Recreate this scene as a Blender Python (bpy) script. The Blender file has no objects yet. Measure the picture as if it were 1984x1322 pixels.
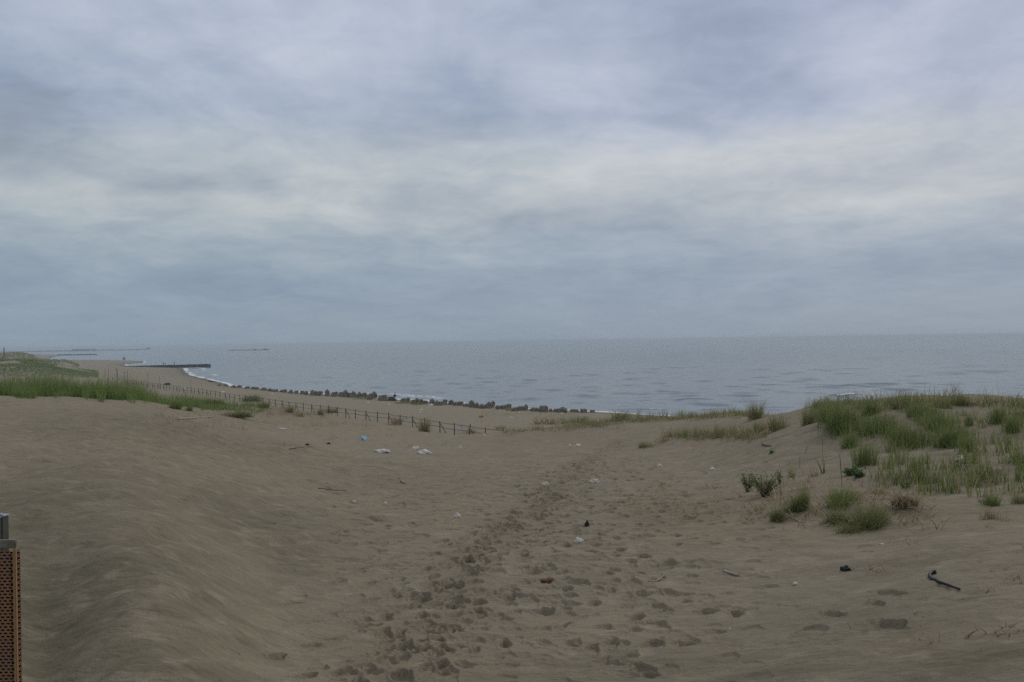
import bpy, bmesh, math, random
import numpy as np
from mathutils import Vector, Matrix

random.seed(7)
RNG = np.random.default_rng(11)
SC = bpy.context.scene
COL = SC.collection

# ------------------------------------------------------------------ camera
F = 1750.0                      # focal length in pixels of a 1984 px wide frame
ROLL = 0.0141
EYE = 12.0                      # eye height above the sea
cam_d = bpy.data.cameras.new('camera')
cam = bpy.data.objects.new('camera', cam_d)
COL.objects.link(cam)
cam_d.sensor_width = 36.0
cam_d.lens = 36.0 * F / 1984.0
cam_d.clip_start = 0.1
cam_d.clip_end = 60000.0
cam.matrix_world = Matrix.Translation((0, 0, EYE)) @ Matrix.Rotation(ROLL, 4, 'Y') @ Matrix.Rotation(math.pi / 2, 4, 'X')
SC.camera = cam

SC.render.engine = 'CYCLES'
SC.cycles.max_bounces = 6
SC.cycles.diffuse_bounces = 3
SC.cycles.glossy_bounces = 3
SC.cycles.transmission_bounces = 4
SC.cycles.volume_bounces = 0
SC.cycles.use_denoising = False
SC.cycles.use_adaptive_sampling = False
SC.view_settings.view_transform = 'Standard'
SC.view_settings.look = 'None'
SC.view_settings.exposure = 0.0
SC.view_settings.gamma = 1.0
SC.view_settings.use_curve_mapping = False

SUN_AZ = math.radians(44)       # clockwise from the view direction
SUN_EL = math.radians(40)


def lin(r, g, b):
    def f(c):
        c /= 255.0
        return c / 12.92 if c <= 0.04045 else ((c + 0.055) / 1.055) ** 2.4
    return (f(r), f(g), f(b))


# ------------------------------------------------------------------ node helper
class NT:
    def __init__(self, tree):
        self.t = tree
        self.N = tree.nodes
        self.L = tree.links
        self.N.clear()

    def node(self, typ, **kw):
        n = self.N.new(typ)
        for k, v in kw.items():
            setattr(n, k, v)
        return n

    def put(self, sock, v):
        if hasattr(v, 'is_output'):
            self.L.new(v, sock)
        elif isinstance(v, (tuple, list)):
            if len(v) == 3 and sock.type == 'RGBA':
                v = (*v, 1.0)
            sock.default_value = v
        else:
            sock.default_value = v

    def m(self, op, a, b=None, c=None, clamp=False):
        n = self.node('ShaderNodeMath', operation=op, use_clamp=clamp)
        self.put(n.inputs[0], a)
        if b is not None:
            self.put(n.inputs[1], b)
        if c is not None:
            self.put(n.inputs[2], c)
        return n.outputs[0]

    def mix(self, f, a, b, blend='MIX'):
        n = self.node('ShaderNodeMix', data_type='RGBA', blend_type=blend)
        self.put(n.inputs[0], f)
        self.put(n.inputs[6], a)
        self.put(n.inputs[7], b)
        return n.outputs[2]

    def noise(self, vec, scale, detail=4.0, rough=0.5, dist=0.0, color=False):
        n = self.node('ShaderNodeTexNoise')
        if vec is not None:
            self.put(n.inputs['Vector'], vec)
        n.inputs['Scale'].default_value = scale
        n.inputs['Detail'].default_value = detail
        n.inputs['Roughness'].default_value = rough
        n.inputs['Distortion'].default_value = dist
        return n.outputs[1 if color else 0]

    def mapv(self, vec, scale=(1, 1, 1), rot=(0, 0, 0), loc=(0, 0, 0)):
        n = self.node('ShaderNodeMapping')
        self.put(n.inputs[0], vec)
        n.inputs[1].default_value = loc
        n.inputs[2].default_value = rot
        n.inputs[3].default_value = scale
        return n.outputs[0]

    def ramp(self, f, stops, interp='EASE'):
        n = self.node('ShaderNodeValToRGB')
        n.color_ramp.interpolation = interp
        e = n.color_ramp.elements
        while len(e) < len(stops):
            e.new(0.5)
        for el, (p, c) in zip(e, stops):
            el.position = p
            el.color = (*c, 1.0) if len(c) == 3 else c
        self.put(n.inputs[0], f)
        return n.outputs[0]

    def rng(self, v, a, b, c=0.0, d=1.0, smooth=False):
        n = self.node('ShaderNodeMapRange', interpolation_type='SMOOTHSTEP' if smooth else 'LINEAR')
        self.put(n.inputs[0], v)
        for i, q in enumerate((a, b, c, d)):
            self.put(n.inputs[i + 1], q)
        return n.outputs[0]

    def xyz(self, x, y, z):
        n = self.node('ShaderNodeCombineXYZ')
        self.put(n.inputs[0], x)
        self.put(n.inputs[1], y)
        self.put(n.inputs[2], z)
        return n.outputs[0]


# ------------------------------------------------------------------ world: overcast sky
def build_world():
    w = bpy.data.worlds.new('World')
    SC.world = w
    w.use_nodes = True
    t = NT(w.node_tree)
    tc = t.node('ShaderNodeTexCoord')
    sep = t.node('ShaderNodeSeparateXYZ')
    t.L.new(tc.outputs['Generated'], sep.inputs[0])
    x, y, z = sep.outputs
    zc = t.m('MAXIMUM', z, 0.0)
    az = t.m('ARCTAN2', x, y)
    el = t.m('ARCSINE', t.m('MINIMUM', zc, 1.0))
    # cloud deck seen from below
    s = t.m('DIVIDE', 1.0, t.m('ADD', zc, 0.19))
    deck = t.xyz(t.m('MULTIPLY', x, s), t.m('MULTIPLY', y, s), 0.0)
    warp = t.noise(deck, 0.55, 3, 0.5, color=True)
    wsep = t.node('ShaderNodeSeparateColor')
    t.L.new(warp, wsep.inputs[0])
    wx = t.m('SUBTRACT', wsep.outputs[0], 0.5)
    wy = t.m('SUBTRACT', wsep.outputs[1], 0.5)
    warp2 = t.noise(deck, 1.9, 5, 0.6, color=True)
    wsep2 = t.node('ShaderNodeSeparateColor')
    t.L.new(warp2, wsep2.inputs[0])
    wx2 = t.m('SUBTRACT', wsep2.outputs[0], 0.5)
    wy2 = t.m('SUBTRACT', wsep2.outputs[1], 0.5)
    azw = t.m('ADD', az, t.m('ADD', t.m('MULTIPLY', wx, 0.22), t.m('MULTIPLY', wx2, 0.16)))
    elw = t.m('ADD', el, t.m('MULTIPLY', zc, t.m('ADD', t.m('MULTIPLY', wy, 0.40), t.m('MULTIPLY', wy2, 0.34))))
    ramp = t.ramp(t.m('MULTIPLY', elw, 2.0), [
        (0.000, lin(143, 158, 173)),
        (0.110, lin(146, 161, 177)),
        (0.200, lin(154, 167, 180)),
        (0.300, lin(172, 180, 187)),
        (0.390, lin(177, 185, 192)),
        (0.500, lin(172, 182, 199)),
        (0.680, lin(176, 185, 203)),
        (1.000, lin(184, 190, 202))])
    side = t.rng(az, -0.5, 0.5, 0, 1, True)
    tint = t.mix(side, (0.985, 1.0, 1.005), (1.002, 0.988, 1.018))
    col = t.mix(1.0, ramp, tint, 'MULTIPLY')

    tot = None
    blobs = [  # pixel centre, pixel radii, amount
        (250, 90, 330, 95, .16), (720, 335, 250, 45, .15), (1250, 300, 210, 55, .20), (1650, 285, 170, 38, .24),
        (330, 415, 330, 32, .16), (1690, 390, 210, 26, .15), (1120, 190, 90, 35, .14), (900, 490, 260, 30, .12), (1800, 130, 180, 60, .10),
        (70, 290, 150, 60, -.16), (505, 362, 60, 22, -.24), (330, 372, 110, 18, -.16), (220, 235, 120, 30, -.10),
        (1400, 110, 140, 75, -.20), (860, 225, 160, 55, -.15), (1070, 422, 150, 17, -.16), (1900, 255, 90, 22, -.10),
        (0, 90, 70, 160, -.14), (1560, 190, 110, 25, -.09), (1000, 560, 400, 30, -.05), (300, 560, 300, 35, -.05)]
    for px, py, rx, ry, a in blobs:
        a0 = math.atan2(px - 992, F)
        e0 = math.atan2((661 - py) - ROLL * (px - 992) * 1.0, F)
        dx = t.m('MULTIPLY', t.m('SUBTRACT', azw, a0), F / rx)
        dy = t.m('MULTIPLY', t.m('SUBTRACT', elw, e0), F / ry)
        q = t.m('ADD', t.m('MULTIPLY', dx, dx), t.m('MULTIPLY', dy, dy))
        g = t.m('MULTIPLY', t.m('EXPONENT', t.m('MULTIPLY', q, -0.6)), a)
        tot = g if tot is None else t.m('ADD', tot, g)
    n1 = t.noise(t.mapv(deck, (0.95, 0.85, 1)), 1.25, 7, 0.58, 0.9)
    n2 = t.noise(t.mapv(deck, (1.0, 0.85, 1), loc=(7, 3, 0)), 3.4, 6, 0.58, 0.7)
    n3 = t.noise(t.mapv(deck, (0.9, 1.0, 1), loc=(2, 9, 0)), 9.0, 5, 0.58, 0.5)
    nn = t.m('ADD', t.m('ADD', t.m('MULTIPLY', t.m('SUBTRACT', t.rng(n1, .28, .72, 0, 1, True), 0.5), 0.20),
             t.m('MULTIPLY', t.m('SUBTRACT', t.rng(n2, .3, .7, 0, 1, True), 0.5), 0.14)), t.m('MULTIPLY', t.m('SUBTRACT', n3, 0.5), 0.27))
    nn = t.m('MULTIPLY', nn, t.rng(el, 0.0, 0.12, 0.25, 1.0))
    tot = t.m('ADD', t.m('MULTIPLY', tot, 0.85), nn)
    bright = t.m('ADD', 1.0, tot)
    warm = t.mix(t.rng(tot, -0.20, 0.24), (0.945, 0.988, 1.055), (1.05, 1.006, 0.935))
    col = t.mix(1.0, col, warm, 'MULTIPLY')
    cb = t.node('ShaderNodeVectorMath', operation='SCALE')
    t.put(cb.inputs[0], col)
    t.put(cb.inputs['Scale'], t.m('MULTIPLY', bright, 9.8))
    sky = t.node('ShaderNodeTexSky', sky_type='NISHITA')
    sky.sun_disc = False
    sky.sun_elevation = SUN_EL
    sky.sun_rotation = SUN_AZ
    sky.air_density = 1.0
    sky.dust_density = 1.5
    out = t.mix(0.94, sky.outputs[0], cb.outputs[0])
    bg = t.node('ShaderNodeBackground')
    t.put(bg.inputs[0], out)
    bg.inputs[1].default_value = 0.1
    o = t.node('ShaderNodeOutputWorld')
    t.L.new(bg.outputs[0], o.inputs[0])


build_world()

sun_d = bpy.data.lights.new('sun', 'SUN')
sun_d.energy = 0.95
sun_d.angle = math.radians(18)
sun_d.color = (1.0, 0.95, 0.87)
sun = bpy.data.objects.new('sun', sun_d)
COL.objects.link(sun)
sdir = Vector((math.sin(SUN_AZ) * math.cos(SUN_EL), math.cos(SUN_AZ) * math.cos(SUN_EL), math.sin(SUN_EL)))
sun.rotation_euler = sdir.to_track_quat('Z', 'Y').to_euler()


# ------------------------------------------------------------------ object helpers
def tag(o, label=None, cat=None, group=None, kind=None):
    if label:
        o['label'] = label
    if cat:
        o['category'] = cat
    if group:
        o['group'] = group
    if kind:
        o['kind'] = kind
    return o


def link_mesh(name, me, mats, parent=None, smooth=True):
    for m_ in (mats if isinstance(mats, (list, tuple)) else [mats]):
        me.materials.append(m_)
    if smooth:
        me.polygons.foreach_set('use_smooth', [True] * len(me.polygons))
    o = bpy.data.objects.new(name, me)
    COL.objects.link(o)
    if parent:
        o.parent = parent
    return o


def bm_obj(name, bm, mats, parent=None, smooth=False):
    me = bpy.data.meshes.new(name)
    bm.normal_update()
    bm.to_mesh(me)
    bm.free()
    return link_mesh(name, me, mats, parent, smooth)


def empty(name, loc, rz=0.0):
    o = bpy.data.objects.new(name, None)
    COL.objects.link(o)
    o.location = loc
    o.rotation_euler = (0, 0, rz)
    o.empty_display_size = 0.2
    return o


def quads_mesh(name, V, Q):
    me = bpy.data.meshes.new(name)
    V = np.asarray(V, np.float32)
    Q = np.asarray(Q, np.int32)
    me.vertices.add(len(V))
    me.vertices.foreach_set('co', V.ravel())
    me.loops.add(Q.size)
    me.loops.foreach_set('vertex_index', Q.ravel())
    me.polygons.add(len(Q))
    me.polygons.foreach_set('loop_start', np.arange(0, Q.size, Q.shape[1], dtype=np.int32))
    me.update(calc_edges=True)
    return me


def add_box(bm, c, size, rot=None, bevel=0.0):
    r = bmesh.ops.create_cube(bm, size=1.0)
    M = Matrix.Translation(c) @ (rot.to_4x4() if rot else Matrix.Identity(4)) @ Matrix.Diagonal((*size, 1))
    bmesh.ops.transform(bm, matrix=M, verts=r['verts'])
    if bevel:
        es = list({e for v in r['verts'] for e in v.link_edges})
        bmesh.ops.bevel(bm, geom=es, offset=bevel, segments=2, affect='EDGES')
    return r


def add_tube(bm, pts, radii, n=8, cap=True):
    pts = [Vector(p) for p in pts]
    if not isinstance(radii, (list, tuple)):
        radii = [radii] * len(pts)
    rings = []
    up = Vector((0, 0, 1))
    for i, p in enumerate(pts):
        d = (pts[min(i + 1, len(pts) - 1)] - pts[max(i - 1, 0)]).normalized()
        u = d.cross(up)
        if u.length < 0.05:
            u = d.cross(Vector((1, 0, 0)))
        u.normalize()
        w = d.cross(u).normalized()
        rings.append([bm.verts.new(p + (u * math.cos(a) + w * math.sin(a)) * radii[i])
                      for a in [2 * math.pi * k / n for k in range(n)]])
    for a, b in zip(rings[:-1], rings[1:]):
        for k in range(n):
            bm.faces.new((a[k], a[(k + 1) % n], b[(k + 1) % n], b[k]))
    if cap:
        bm.faces.new(rings[0][::-1])
        bm.faces.new(rings[-1])


# ------------------------------------------------------------------ numpy noise
def _hash(ix, iy, seed):
    h = (ix.astype(np.int64) * 374761393 + iy.astype(np.int64) * 668265263 + seed * 1442695041) & 0xFFFFFFFF
    h = ((h ^ (h >> 13)) * 1274126177) & 0xFFFFFFFF
    h = h ^ (h >> 16)
    return (h & 0xFFFFFF).astype(np.float32) / float(0xFFFFFF)


def vnoise(x, y, seed=0):
    ix, iy = np.floor(x), np.floor(y)
    fx, fy = (x - ix).astype(np.float32), (y - iy).astype(np.float32)
    fx = fx * fx * fx * (fx * (fx * 6 - 15) + 10)
    fy = fy * fy * fy * (fy * (fy * 6 - 15) + 10)
    a = _hash(ix, iy, seed)
    b = _hash(ix + 1, iy, seed)
    c = _hash(ix, iy + 1, seed)
    d = _hash(ix + 1, iy + 1, seed)
    return (a + (b - a) * fx) * (1 - fy) + (c + (d - c) * fx) * fy - 0.5


def fbm(x, y, octv=3, seed=0, gain=0.5):
    v, amp = 0.0, 1.0
    for k in range(octv):
        v = v + amp * vnoise(x, y, seed + 31 * k)
        x, y, amp = x * 2.03 + 11.3, y * 2.03 - 7.1, amp * gain
    return v


def sstep(a, b, x):
    t_ = np.clip((x - a) / (b - a), 0, 1)
    return t_ * t_ * (3 - 2 * t_)


def uv_of(px, py):
    dx, dy = px - 992.0, py - 661.0
    return dx - dy * ROLL, dy + dx * ROLL


# ------------------------------------------------------------------ terrain
SHORE = [(2500, -2300), (260, -85), (120, 45), (60, 103), (14.5, 150), (0.7, 161), (-24.5, 191), (-50, 220), (-82, 263), (-94, 291),
         (-128, 360), (-160, 440), (-174, 478), (-205, 500), (-226, 531), (-258, 600), (-268, 655), (-292, 716), (-345, 752), (-430, 830), (-560, 1100), (-700, 1400),
         (-1320, 2350), (-5000, 9000)]
LAND = SHORE + [(-12000, 9000), (-12000, -12000), (2500, -12000)]


def shore_dist(X, Y):
    d2 = np.full(X.shape, 1e18, np.float64)
    for (ax, ay), (bx, by) in zip(SHORE[:-1], SHORE[1:]):
        vx, vy = bx - ax, by - ay
        t_ = np.clip(((X - ax) * vx + (Y - ay) * vy) / (vx * vx + vy * vy), 0, 1)
        d2 = np.minimum(d2, (X - ax - t_ * vx) ** 2 + (Y - ay - t_ * vy) ** 2)
    ins = np.zeros(X.shape, bool)
    n = len(LAND)
    for i in range(n):
        (ax, ay), (bx, by) = LAND[i], LAND[(i + 1) % n]
        if ay == by:
            continue
        c = ((ay > Y) != (by > Y)) & (X < (bx - ax) * (Y - ay) / (by - ay) + ax)
        ins ^= c
    d = np.sqrt(d2)
    return np.where(ins, d, -d)


CP = []      # (theta, log depth, drop below eye per metre)


def cp(px, py=None, d=None, h=None):
    u, v = uv_of(px, py if py is not None else 800)
    if py is None:
        pass
    elif h is None:
        h = v * d / F
    elif d is None:
        d = F * h / v
    CP.append((u / F, math.log(d), h))


for px_, rows in {
    -420: [(None, 6, 1.9), (None, 15, 1.7), (None, 30, 1.9), (None, 46, 2.3), (None, 64, 4.5), (None, 90, 9.0)],
    0: [(1322, None, 2.42), (1150, None, 2.42), (950, None, 2.30), (850, None, 2.3), (800, None, 2.36), (769, None, 2.45),
        (None, 53, 2.95), (None, 64, 4.4), (None, 92, 9.1)],
    80: [(1300, None, 2.60), (1180, None, 2.52)],
    250: [(1322, None, 2.40), (1180, None, 2.28), (1060, None, 2.14), (950, None, 2.18), (850, None, 2.45), (783, None, 3.0), (None, 54, 3.25), (None, 62, 4.0), (None, 76, 6.6), (None, 95, 9.1)],
    400: [(795, 53, None), (783, None, 4.0), (None, 66, 5.0)],
    500: [(1322, None, 2.66), (1150, None, 2.80), (1000, None, 2.88), (900, None, 3.2), (830, None, 3.9), (800, None, 4.5), (785, 66, None), (None, 76, 6.4), (None, 95, 9.0)],
    800: [(1322, None, 2.66), (1100, None, 2.98), (1000, None, 3.33), (900, None, 4.25), (850, None, 5.65), (833, None, 6.5), (None, 80, 8.2), (None, 92, 9.2)],
    950: [(1322, None, 2.68), (1000, None, 3.35), (900, None, 4.3), (843, None, 5.95), (None, 70, 8.2), (None, 92, 9.6)],
    1200: [(1322, None, 2.65), (1100, None, 2.9), (1000, None, 3.2), (900, None, 4.0), (850, None, 4.8), (812, None, 5.1), (None, 72, 7.2), (None, 90, 10.0)],
    1400: [(1322, None, 2.6), (1000, None, 2.95), (900, None, 3.4), (845, None, 3.95), (804, None, 4.0), (None, 62, 6.2), (None, 85, 10.0)],
    1520: [(970, None, 2.78), (800, None, 3.2)],
    1600: [(1322, None, 2.5), (1030, None, 2.68), (950, None, 2.62), (900, None, 2.86), (840, None, 2.64), (800, None, 2.42), (776, None, 2.36),
           (None, 50, 4.8), (None, 75, 10.0)],
    1800: [(1322, None, 2.42), (1050, None, 2.52), (950, None, 2.60), (870, None, 2.42), (800, None, 2.08), (768, None, 1.93), (None, 40, 3.6), (None, 64, 9.5)],
    1984: [(1322, None, 2.32), (1050, None, 2.42), (900, None, 2.42), (820, None, 2.02), (775, None, 1.84), (None, 36, 3.4), (None, 60, 9.5)],
    2400: [(None, 6, 2.2), (None, 15, 2.2), (None, 28, 1.9), (None, 44, 4.4), (None, 64, 9.2)],
}.items():
    for py_, d_, h_ in rows:
        cp(px_, py_, d_, h_)
for th in (-0.9, -0.6, -0.3, 0.0, 0.3, 0.6, 0.9):
    CP.append((th, math.log(1.0), 2.35))
    CP.append((th, math.log(3.2), 2.42))
    CP.append((th, math.log(125), 12.0))
CPA = np.array(CP)
TH_S = 2.6


def _tps_phi(r2):
    return 0.5 * r2 * np.log(r2 + 1e-9)


def _fit():
    P = np.c_[CPA[:, 0] * TH_S, CPA[:, 1]]
    n = len(P)
    K = _tps_phi(((P[:, None] - P[None]) ** 2).sum(-1)) + np.eye(n) * 0.0006
    A = np.zeros((n + 3, n + 3))
    A[:n, :n] = K
    A[:n, n] = 1
    A[:n, n + 1:] = P
    A[n, :n] = 1
    A[n + 1:, :n] = P.T
    # interpolate log of the drop: smooth over depth
    b = np.zeros(n + 3)
    b[:n] = np.log(CPA[:, 2])
    return P, np.linalg.solve(A, b)


TP, TW = _fit()


def dune_z(X, Y):
    d = np.maximum(np.hypot(X, Y) * np.maximum(np.cos(np.arctan2(X, Y)), 0.55), 0.9)
    th = np.clip(np.tan(np.clip(np.arctan2(X, Y), -0.75, 0.75)), -0.92, 0.92)
    p0, p1 = th * TH_S, np.log(np.minimum(d, 130))
    s = TW[-3] + TW[-2] * p0 + TW[-1] * p1
    for (a, b), w in zip(TP, TW[:-3]):
        s = s + w * _tps_phi((p0 - a) ** 2 + (p1 - b) ** 2)
    h = np.exp(np.clip(s, -1, 3))
    z = EYE - h
    return np.where(d > 80, z - (d - 80) * 0.25, z)


def pl(x, pts):
    return np.interp(x, [p[0] for p in pts], [p[1] for p in pts])


def base_z(X, Y):
    sd = shore_dist(X, Y)
    # beach
    zb = np.where(sd > 0, 3.0 * (1 - np.exp(-sd / 34.0)) + np.clip(sd - 90, 0, 400) * 0.004, np.maximum(sd * 0.07, -4.0))
    zb = zb + np.where(sd > 4, 0.35 * fbm(X / 23.0, Y / 23.0, 3, 5), 0)
    far = sstep(110, 180, np.hypot(X, Y))
    th = X / np.maximum(Y, 1.0) * F + 992.0     # plan bearing of the far dunes
    r1 = pl(th, [(-900, 5.5), (-300, 4.5), (0, 4.6), (60, 3.9), (126, 2.5), (160, 1.3), (195, 0.0), (4000, 0)]) * np.exp(-((Y - 335) / 30.0) ** 2)
    r2 = pl(th, [(-900, 5.0), (-60, 5.2), (0, 5.4), (50, 5.6), (88, 3.7), (112, 3.2), (126, 3.4), (150, 1.2), (165, 0), (4000, 0)]) * np.exp(-((Y - 435) / 30.0) ** 2)
    dn = (r1 + r2) * far * (Y > 0) * (1 + 0.5 * fbm(X / 14.0, Y / 14.0, 3, 9))
    zb = zb + dn
    zd = dune_z(X, Y) * 1.0
    zd = np.where(np.hypot(X, Y) > 130, -50, zd)
    k = 0.9
    m_ = np.maximum(zb, zd)
    z = m_ + k * np.log(np.exp(np.clip((zb - m_) / k, -40, 0)) + np.exp(np.clip((zd - m_) / k, -40, 0))) * np.exp(-np.abs(zb - zd) / 3.0)
    return z, sd, (zd > zb)


rs = [0.0]
R = np.concatenate([np.geomspace(0.7, 5.2, 40)[:-1], np.geomspace(5.2, 34, 960)[:-1], np.geomspace(34, 110, 250)[:-1],
                    np.geomspace(110, 800, 230)[:-1], np.geomspace(800, 9000, 40)])
PH = np.concatenate([np.linspace(-0.60, 0.60, 1250), np.linspace(0.60, 1.2, 90)[1:], np.linspace(1.2, math.pi, 40)[1:],
                     np.linspace(-math.pi, -1.2, 40)[1:-1], np.linspace(-1.2, -0.60, 90)[:-1]])
PH = np.sort(PH)
PH = PH[(PH > -math.pi + 1e-6)]
NR, NP = len(R), len(PH)
RX, RY = np.meshgrid(R, PH, indexing='ij')
GX = (RX * np.sin(RY))
GY = (RX * np.cos(RY))
GZ, GS, GDUNE = base_z(GX, GY)
near = 1 - sstep(60, 110, RX)
dm_ = sstep(.28, .36, np.tan(np.clip(RY, -1.2, 1.2))) * sstep(15, 20, RX) * (1 - sstep(28, 36, RX))
GZ = GZ + dm_ * .28 * fbm(GX / 3.4, GY / 2.6, 2, 55)
# wind-shaped relief, fading with distance
relief = 0.16 * fbm(GX / 7.0, GY / 7.0, 2, 21) + 0.07 * fbm(GX / 1.9, GY / 1.9, 2, 22)
GZ = GZ + relief * near * np.clip(RX / 8.0, 0.35, 1.6)


def warp_xy(X, Y):
    return X + 0.5 * fbm(X / 1.3, Y / 1.3, 2, 40), Y + 0.5 * fbm(X / 1.3 + 9, Y / 1.3, 2, 41)


fine = (RX < 34)
wx_, wy_ = warp_xy(GX, GY)
# hummocky, wind-scoured surface of old prints
GZ = GZ + near * (0.034 * fbm(wx_ / 0.75, wy_ / 0.34, 3, 23) + 0.05 * np.maximum(fbm(wx_ / 0.9, wy_ / 0.45, 2, 29), -.05) + 0.012 * fbm(wx_ / 0.16, wy_ / 0.13, 2, 24) * fine)
# wind streaks on the left mound
a_ = math.radians(62)
s1, s2 = (GX * math.cos(a_) + GY * math.sin(a_)), (-GX * math.sin(a_) + GY * math.cos(a_))
lm = sstep(0.02, -0.22, np.tan(np.clip(RY, -1, 1))) * fine
GZ = GZ + lm * (0.085 * fbm(s1 / 1.6 + .8 * fbm(s1 / 2.5, s2 / 2.5, 2, 91), s2 / 0.34, 2, 26) + 0.05 * np.maximum(fbm(s1 / 1.1, s2 / 0.5, 2, 27), 0.12))

PATHA = np.zeros_like(GZ)      # freshly turned, moister sand
LITA = np.zeros_like(GZ)       # brown plant litter mixed in


def ground_z(x, y):
    r = np.hypot(x, y)
    p = np.arctan2(x, y)
    i = np.clip(np.searchsorted(R, r) - 1, 0, NR - 2)
    j = np.clip(np.searchsorted(PH, p) - 1, 0, NP - 2)
    fr = np.clip((r - R[i]) / (R[i + 1] - R[i]), 0, 1)
    fp = np.clip((p - PH[j]) / (PH[j + 1] - PH[j]), 0, 1)
    return ((GZ[i, j] * (1 - fp) + GZ[i, j + 1] * fp) * (1 - fr) + (GZ[i + 1, j] * (1 - fp) + GZ[i + 1, j + 1] * fp) * fr)


TS = np.geomspace(3.0, 1500, 3000)


def hit(px, py):
    """where the sight line through a photo pixel meets the ground: x, y, z, depth"""
    u, v = uv_of(px, py)
    x, y, z = u / F * TS, TS, EYE - v / F * TS
    g = ground_z(x, y)
    k = np.argmax(z < g)
    if not (z < g).any():
        k = len(TS) - 1
    if k > 0:
        a0, a1 = z[k - 1] - g[k - 1], g[k] - z[k]
        d = TS[k - 1] + (TS[k] - TS[k - 1]) * a0 / max(a0 + a1, 1e-9)
    else:
        d = TS[0]
    x, y = u / F * d, d
    return x, y, float(ground_z(np.array([x]), np.array([y]))[0]), d


def at(px, d):
    """ground point on the bearing of a pixel column at depth d"""
    x = (px - 992.0) / F * d
    return x, d, float(ground_z(np.array([x]), np.array([float(d)]))[0]), d


# ---- footprints pressed into the heightfield
def press(x, y, ang, L, W, D, rim=0.3, dark=0.5):
    r, p = math.hypot(x, y), math.atan2(x, y)
    ext = L * 1.6
    i0, i1 = np.searchsorted(R, r - ext), np.searchsorted(R, r + ext)
    j0, j1 = np.searchsorted(PH, p - ext / r), np.searchsorted(PH, p + ext / r)
    if i1 - i0 < 2 or j1 - j0 < 2:
        return
    X, Y = GX[i0:i1, j0:j1] - x, GY[i0:i1, j0:j1] - y
    a = (X * math.sin(ang) + Y * math.cos(ang)) / L
    b = (X * math.cos(ang) - Y * math.sin(ang)) / (W * (1 + 0.18 * np.cos(a * 3.0)))
    sk = random.uniform(-.25, .25)
    rho = np.sqrt(a * a + (b + sk * a) ** 2) * (1 + .75 * vnoise((X + x) / 0.10, (Y + y) / 0.10, 77) + .3 * vnoise((X + x) / 0.05, (Y + y) / 0.05, 76))
    # the toe digs in: shallow where the heel lands, steep broken wall at the far end
    tt = ((X * x + Y * y) / r) / (L * .9)
    dz = -D * np.clip(1 - rho ** 9, 0, 1) * (.18 + .82 * sstep(-1.0, .7, tt))
    dz = dz + rim * D * np.exp(-((rho - 1.22) / 0.2) ** 2) * (.9 + .5 * np.clip(tt, -1, 1) + .6 * vnoise((X + x) / 0.09, (Y + y) / 0.09, 78))
    GZ[i0:i1, j0:j1] += dz
    PATHA[i0:i1, j0:j1] = np.maximum(PATHA[i0:i1, j0:j1], dark * np.clip(1.4 - rho, 0, 1))


def walk(pts, step=0.62, side=0.11, D=0.05, L=0.155, W=0.058, jit=0.06, skip=0.1, dark=0.5, rim=0.3):
    P = [Vector((p[0], p[1])) for p in pts]
    acc, k = random.uniform(0, step), 0
    for a, b in zip(P[:-1], P[1:]):
        seg = (b - a)
        l = seg.length
        if l < 1e-6:
            continue
        d = seg / l
        while acc < l:
            q = a + d * acc
            s = 1 if k % 2 else -1
            q = q + Vector((d.y, -d.x)) * s * side + Vector((random.gauss(0, jit), random.gauss(0, jit)))
            if random.random() > skip:
                sc = random.uniform(0.85, 1.2)
                press(q.x, q.y, math.atan2(d.x, d.y) + s * random.uniform(0, .25), L * sc, W * sc * random.uniform(.9, 1.25),
                      D * random.uniform(.55, 1.25), rim, dark)
            acc += step * random.uniform(.8, 1.2)
            k += 1
        acc -= l


PATHPX = [(690, 1420), (765, 1290), (830, 1200), (885, 1110), (950, 1040), (1035, 985), (1095, 932), (1150, 885), (1205, 852)]
CENT = [hit(*p)[:2] for p in PATHPX]
for k in range(6):
    off = random.gauss(0, .2)
    walk([(x + off + random.gauss(0, .05), y) for x, y in CENT], D=0.038, jit=.16, dark=0.15, rim=.38, L=.12, W=.062, step=.55)
for k in range(5):
    off = random.gauss(0, .4)
    walk([(x + off + random.gauss(0, .1), y) for x, y in CENT], D=0.030, jit=.22, dark=.05, L=.12, W=.06, rim=.4)
for k, (xs, xe, mid) in enumerate([(560, 1010, 780), (640, 1080, 850), (930, 1180, 1060), (1010, 1190, 1110), (1090, 1230, 1180), (1180, 1210, 1230), (1260, 1220, 1280),
                                   (1330, 1200, 1300), (1120, 1150, 1150), (1000, 1120, 1080), (1400, 1230, 1340), (860, 1080, 930), (1060, 1160, 1130), (1300, 1180, 1210), (1220, 1160, 1180)]):
    pts = [hit(xs + random.uniform(-30, 30), 1330)[:2], hit((xs + mid) / 2, 1150)[:2], hit(mid, 1020)[:2], hit((mid + xe) / 2, 930)[:2], hit(xe, 870)[:2]]
    walk(pts, D=random.uniform(.016, .044), dark=0, skip=.42, jit=.13, L=.125, W=.062)
for k in range(10):
    x0 = random.uniform(700, 1500)
    x1 = random.uniform(960, 1260)
    y0 = random.uniform(1000, 1340)
    pts = [hit(x0, y0)[:2], hit(x0 * .6 + x1 * .4 + random.uniform(-40, 40), (y0 + 900) / 2)[:2], hit(x1, random.uniform(862, 900))[:2]]
    walk(pts, D=random.uniform(.014, .036), dark=0, skip=.42, jit=.14, L=.125, W=.06)
for k in range(9):   # people who wandered across
    y0 = random.uniform(900, 1300)
    x0 = random.uniform(750, 1150)
    a, b = hit(x0, y0)[:2], hit(x0 + random.uniform(250, 600), y0 - random.uniform(-40, 110))[:2]
    walk([a, b], D=random.uniform(.02, .04), dark=.03, skip=.45, L=.115, W=.058, jit=.1)
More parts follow.
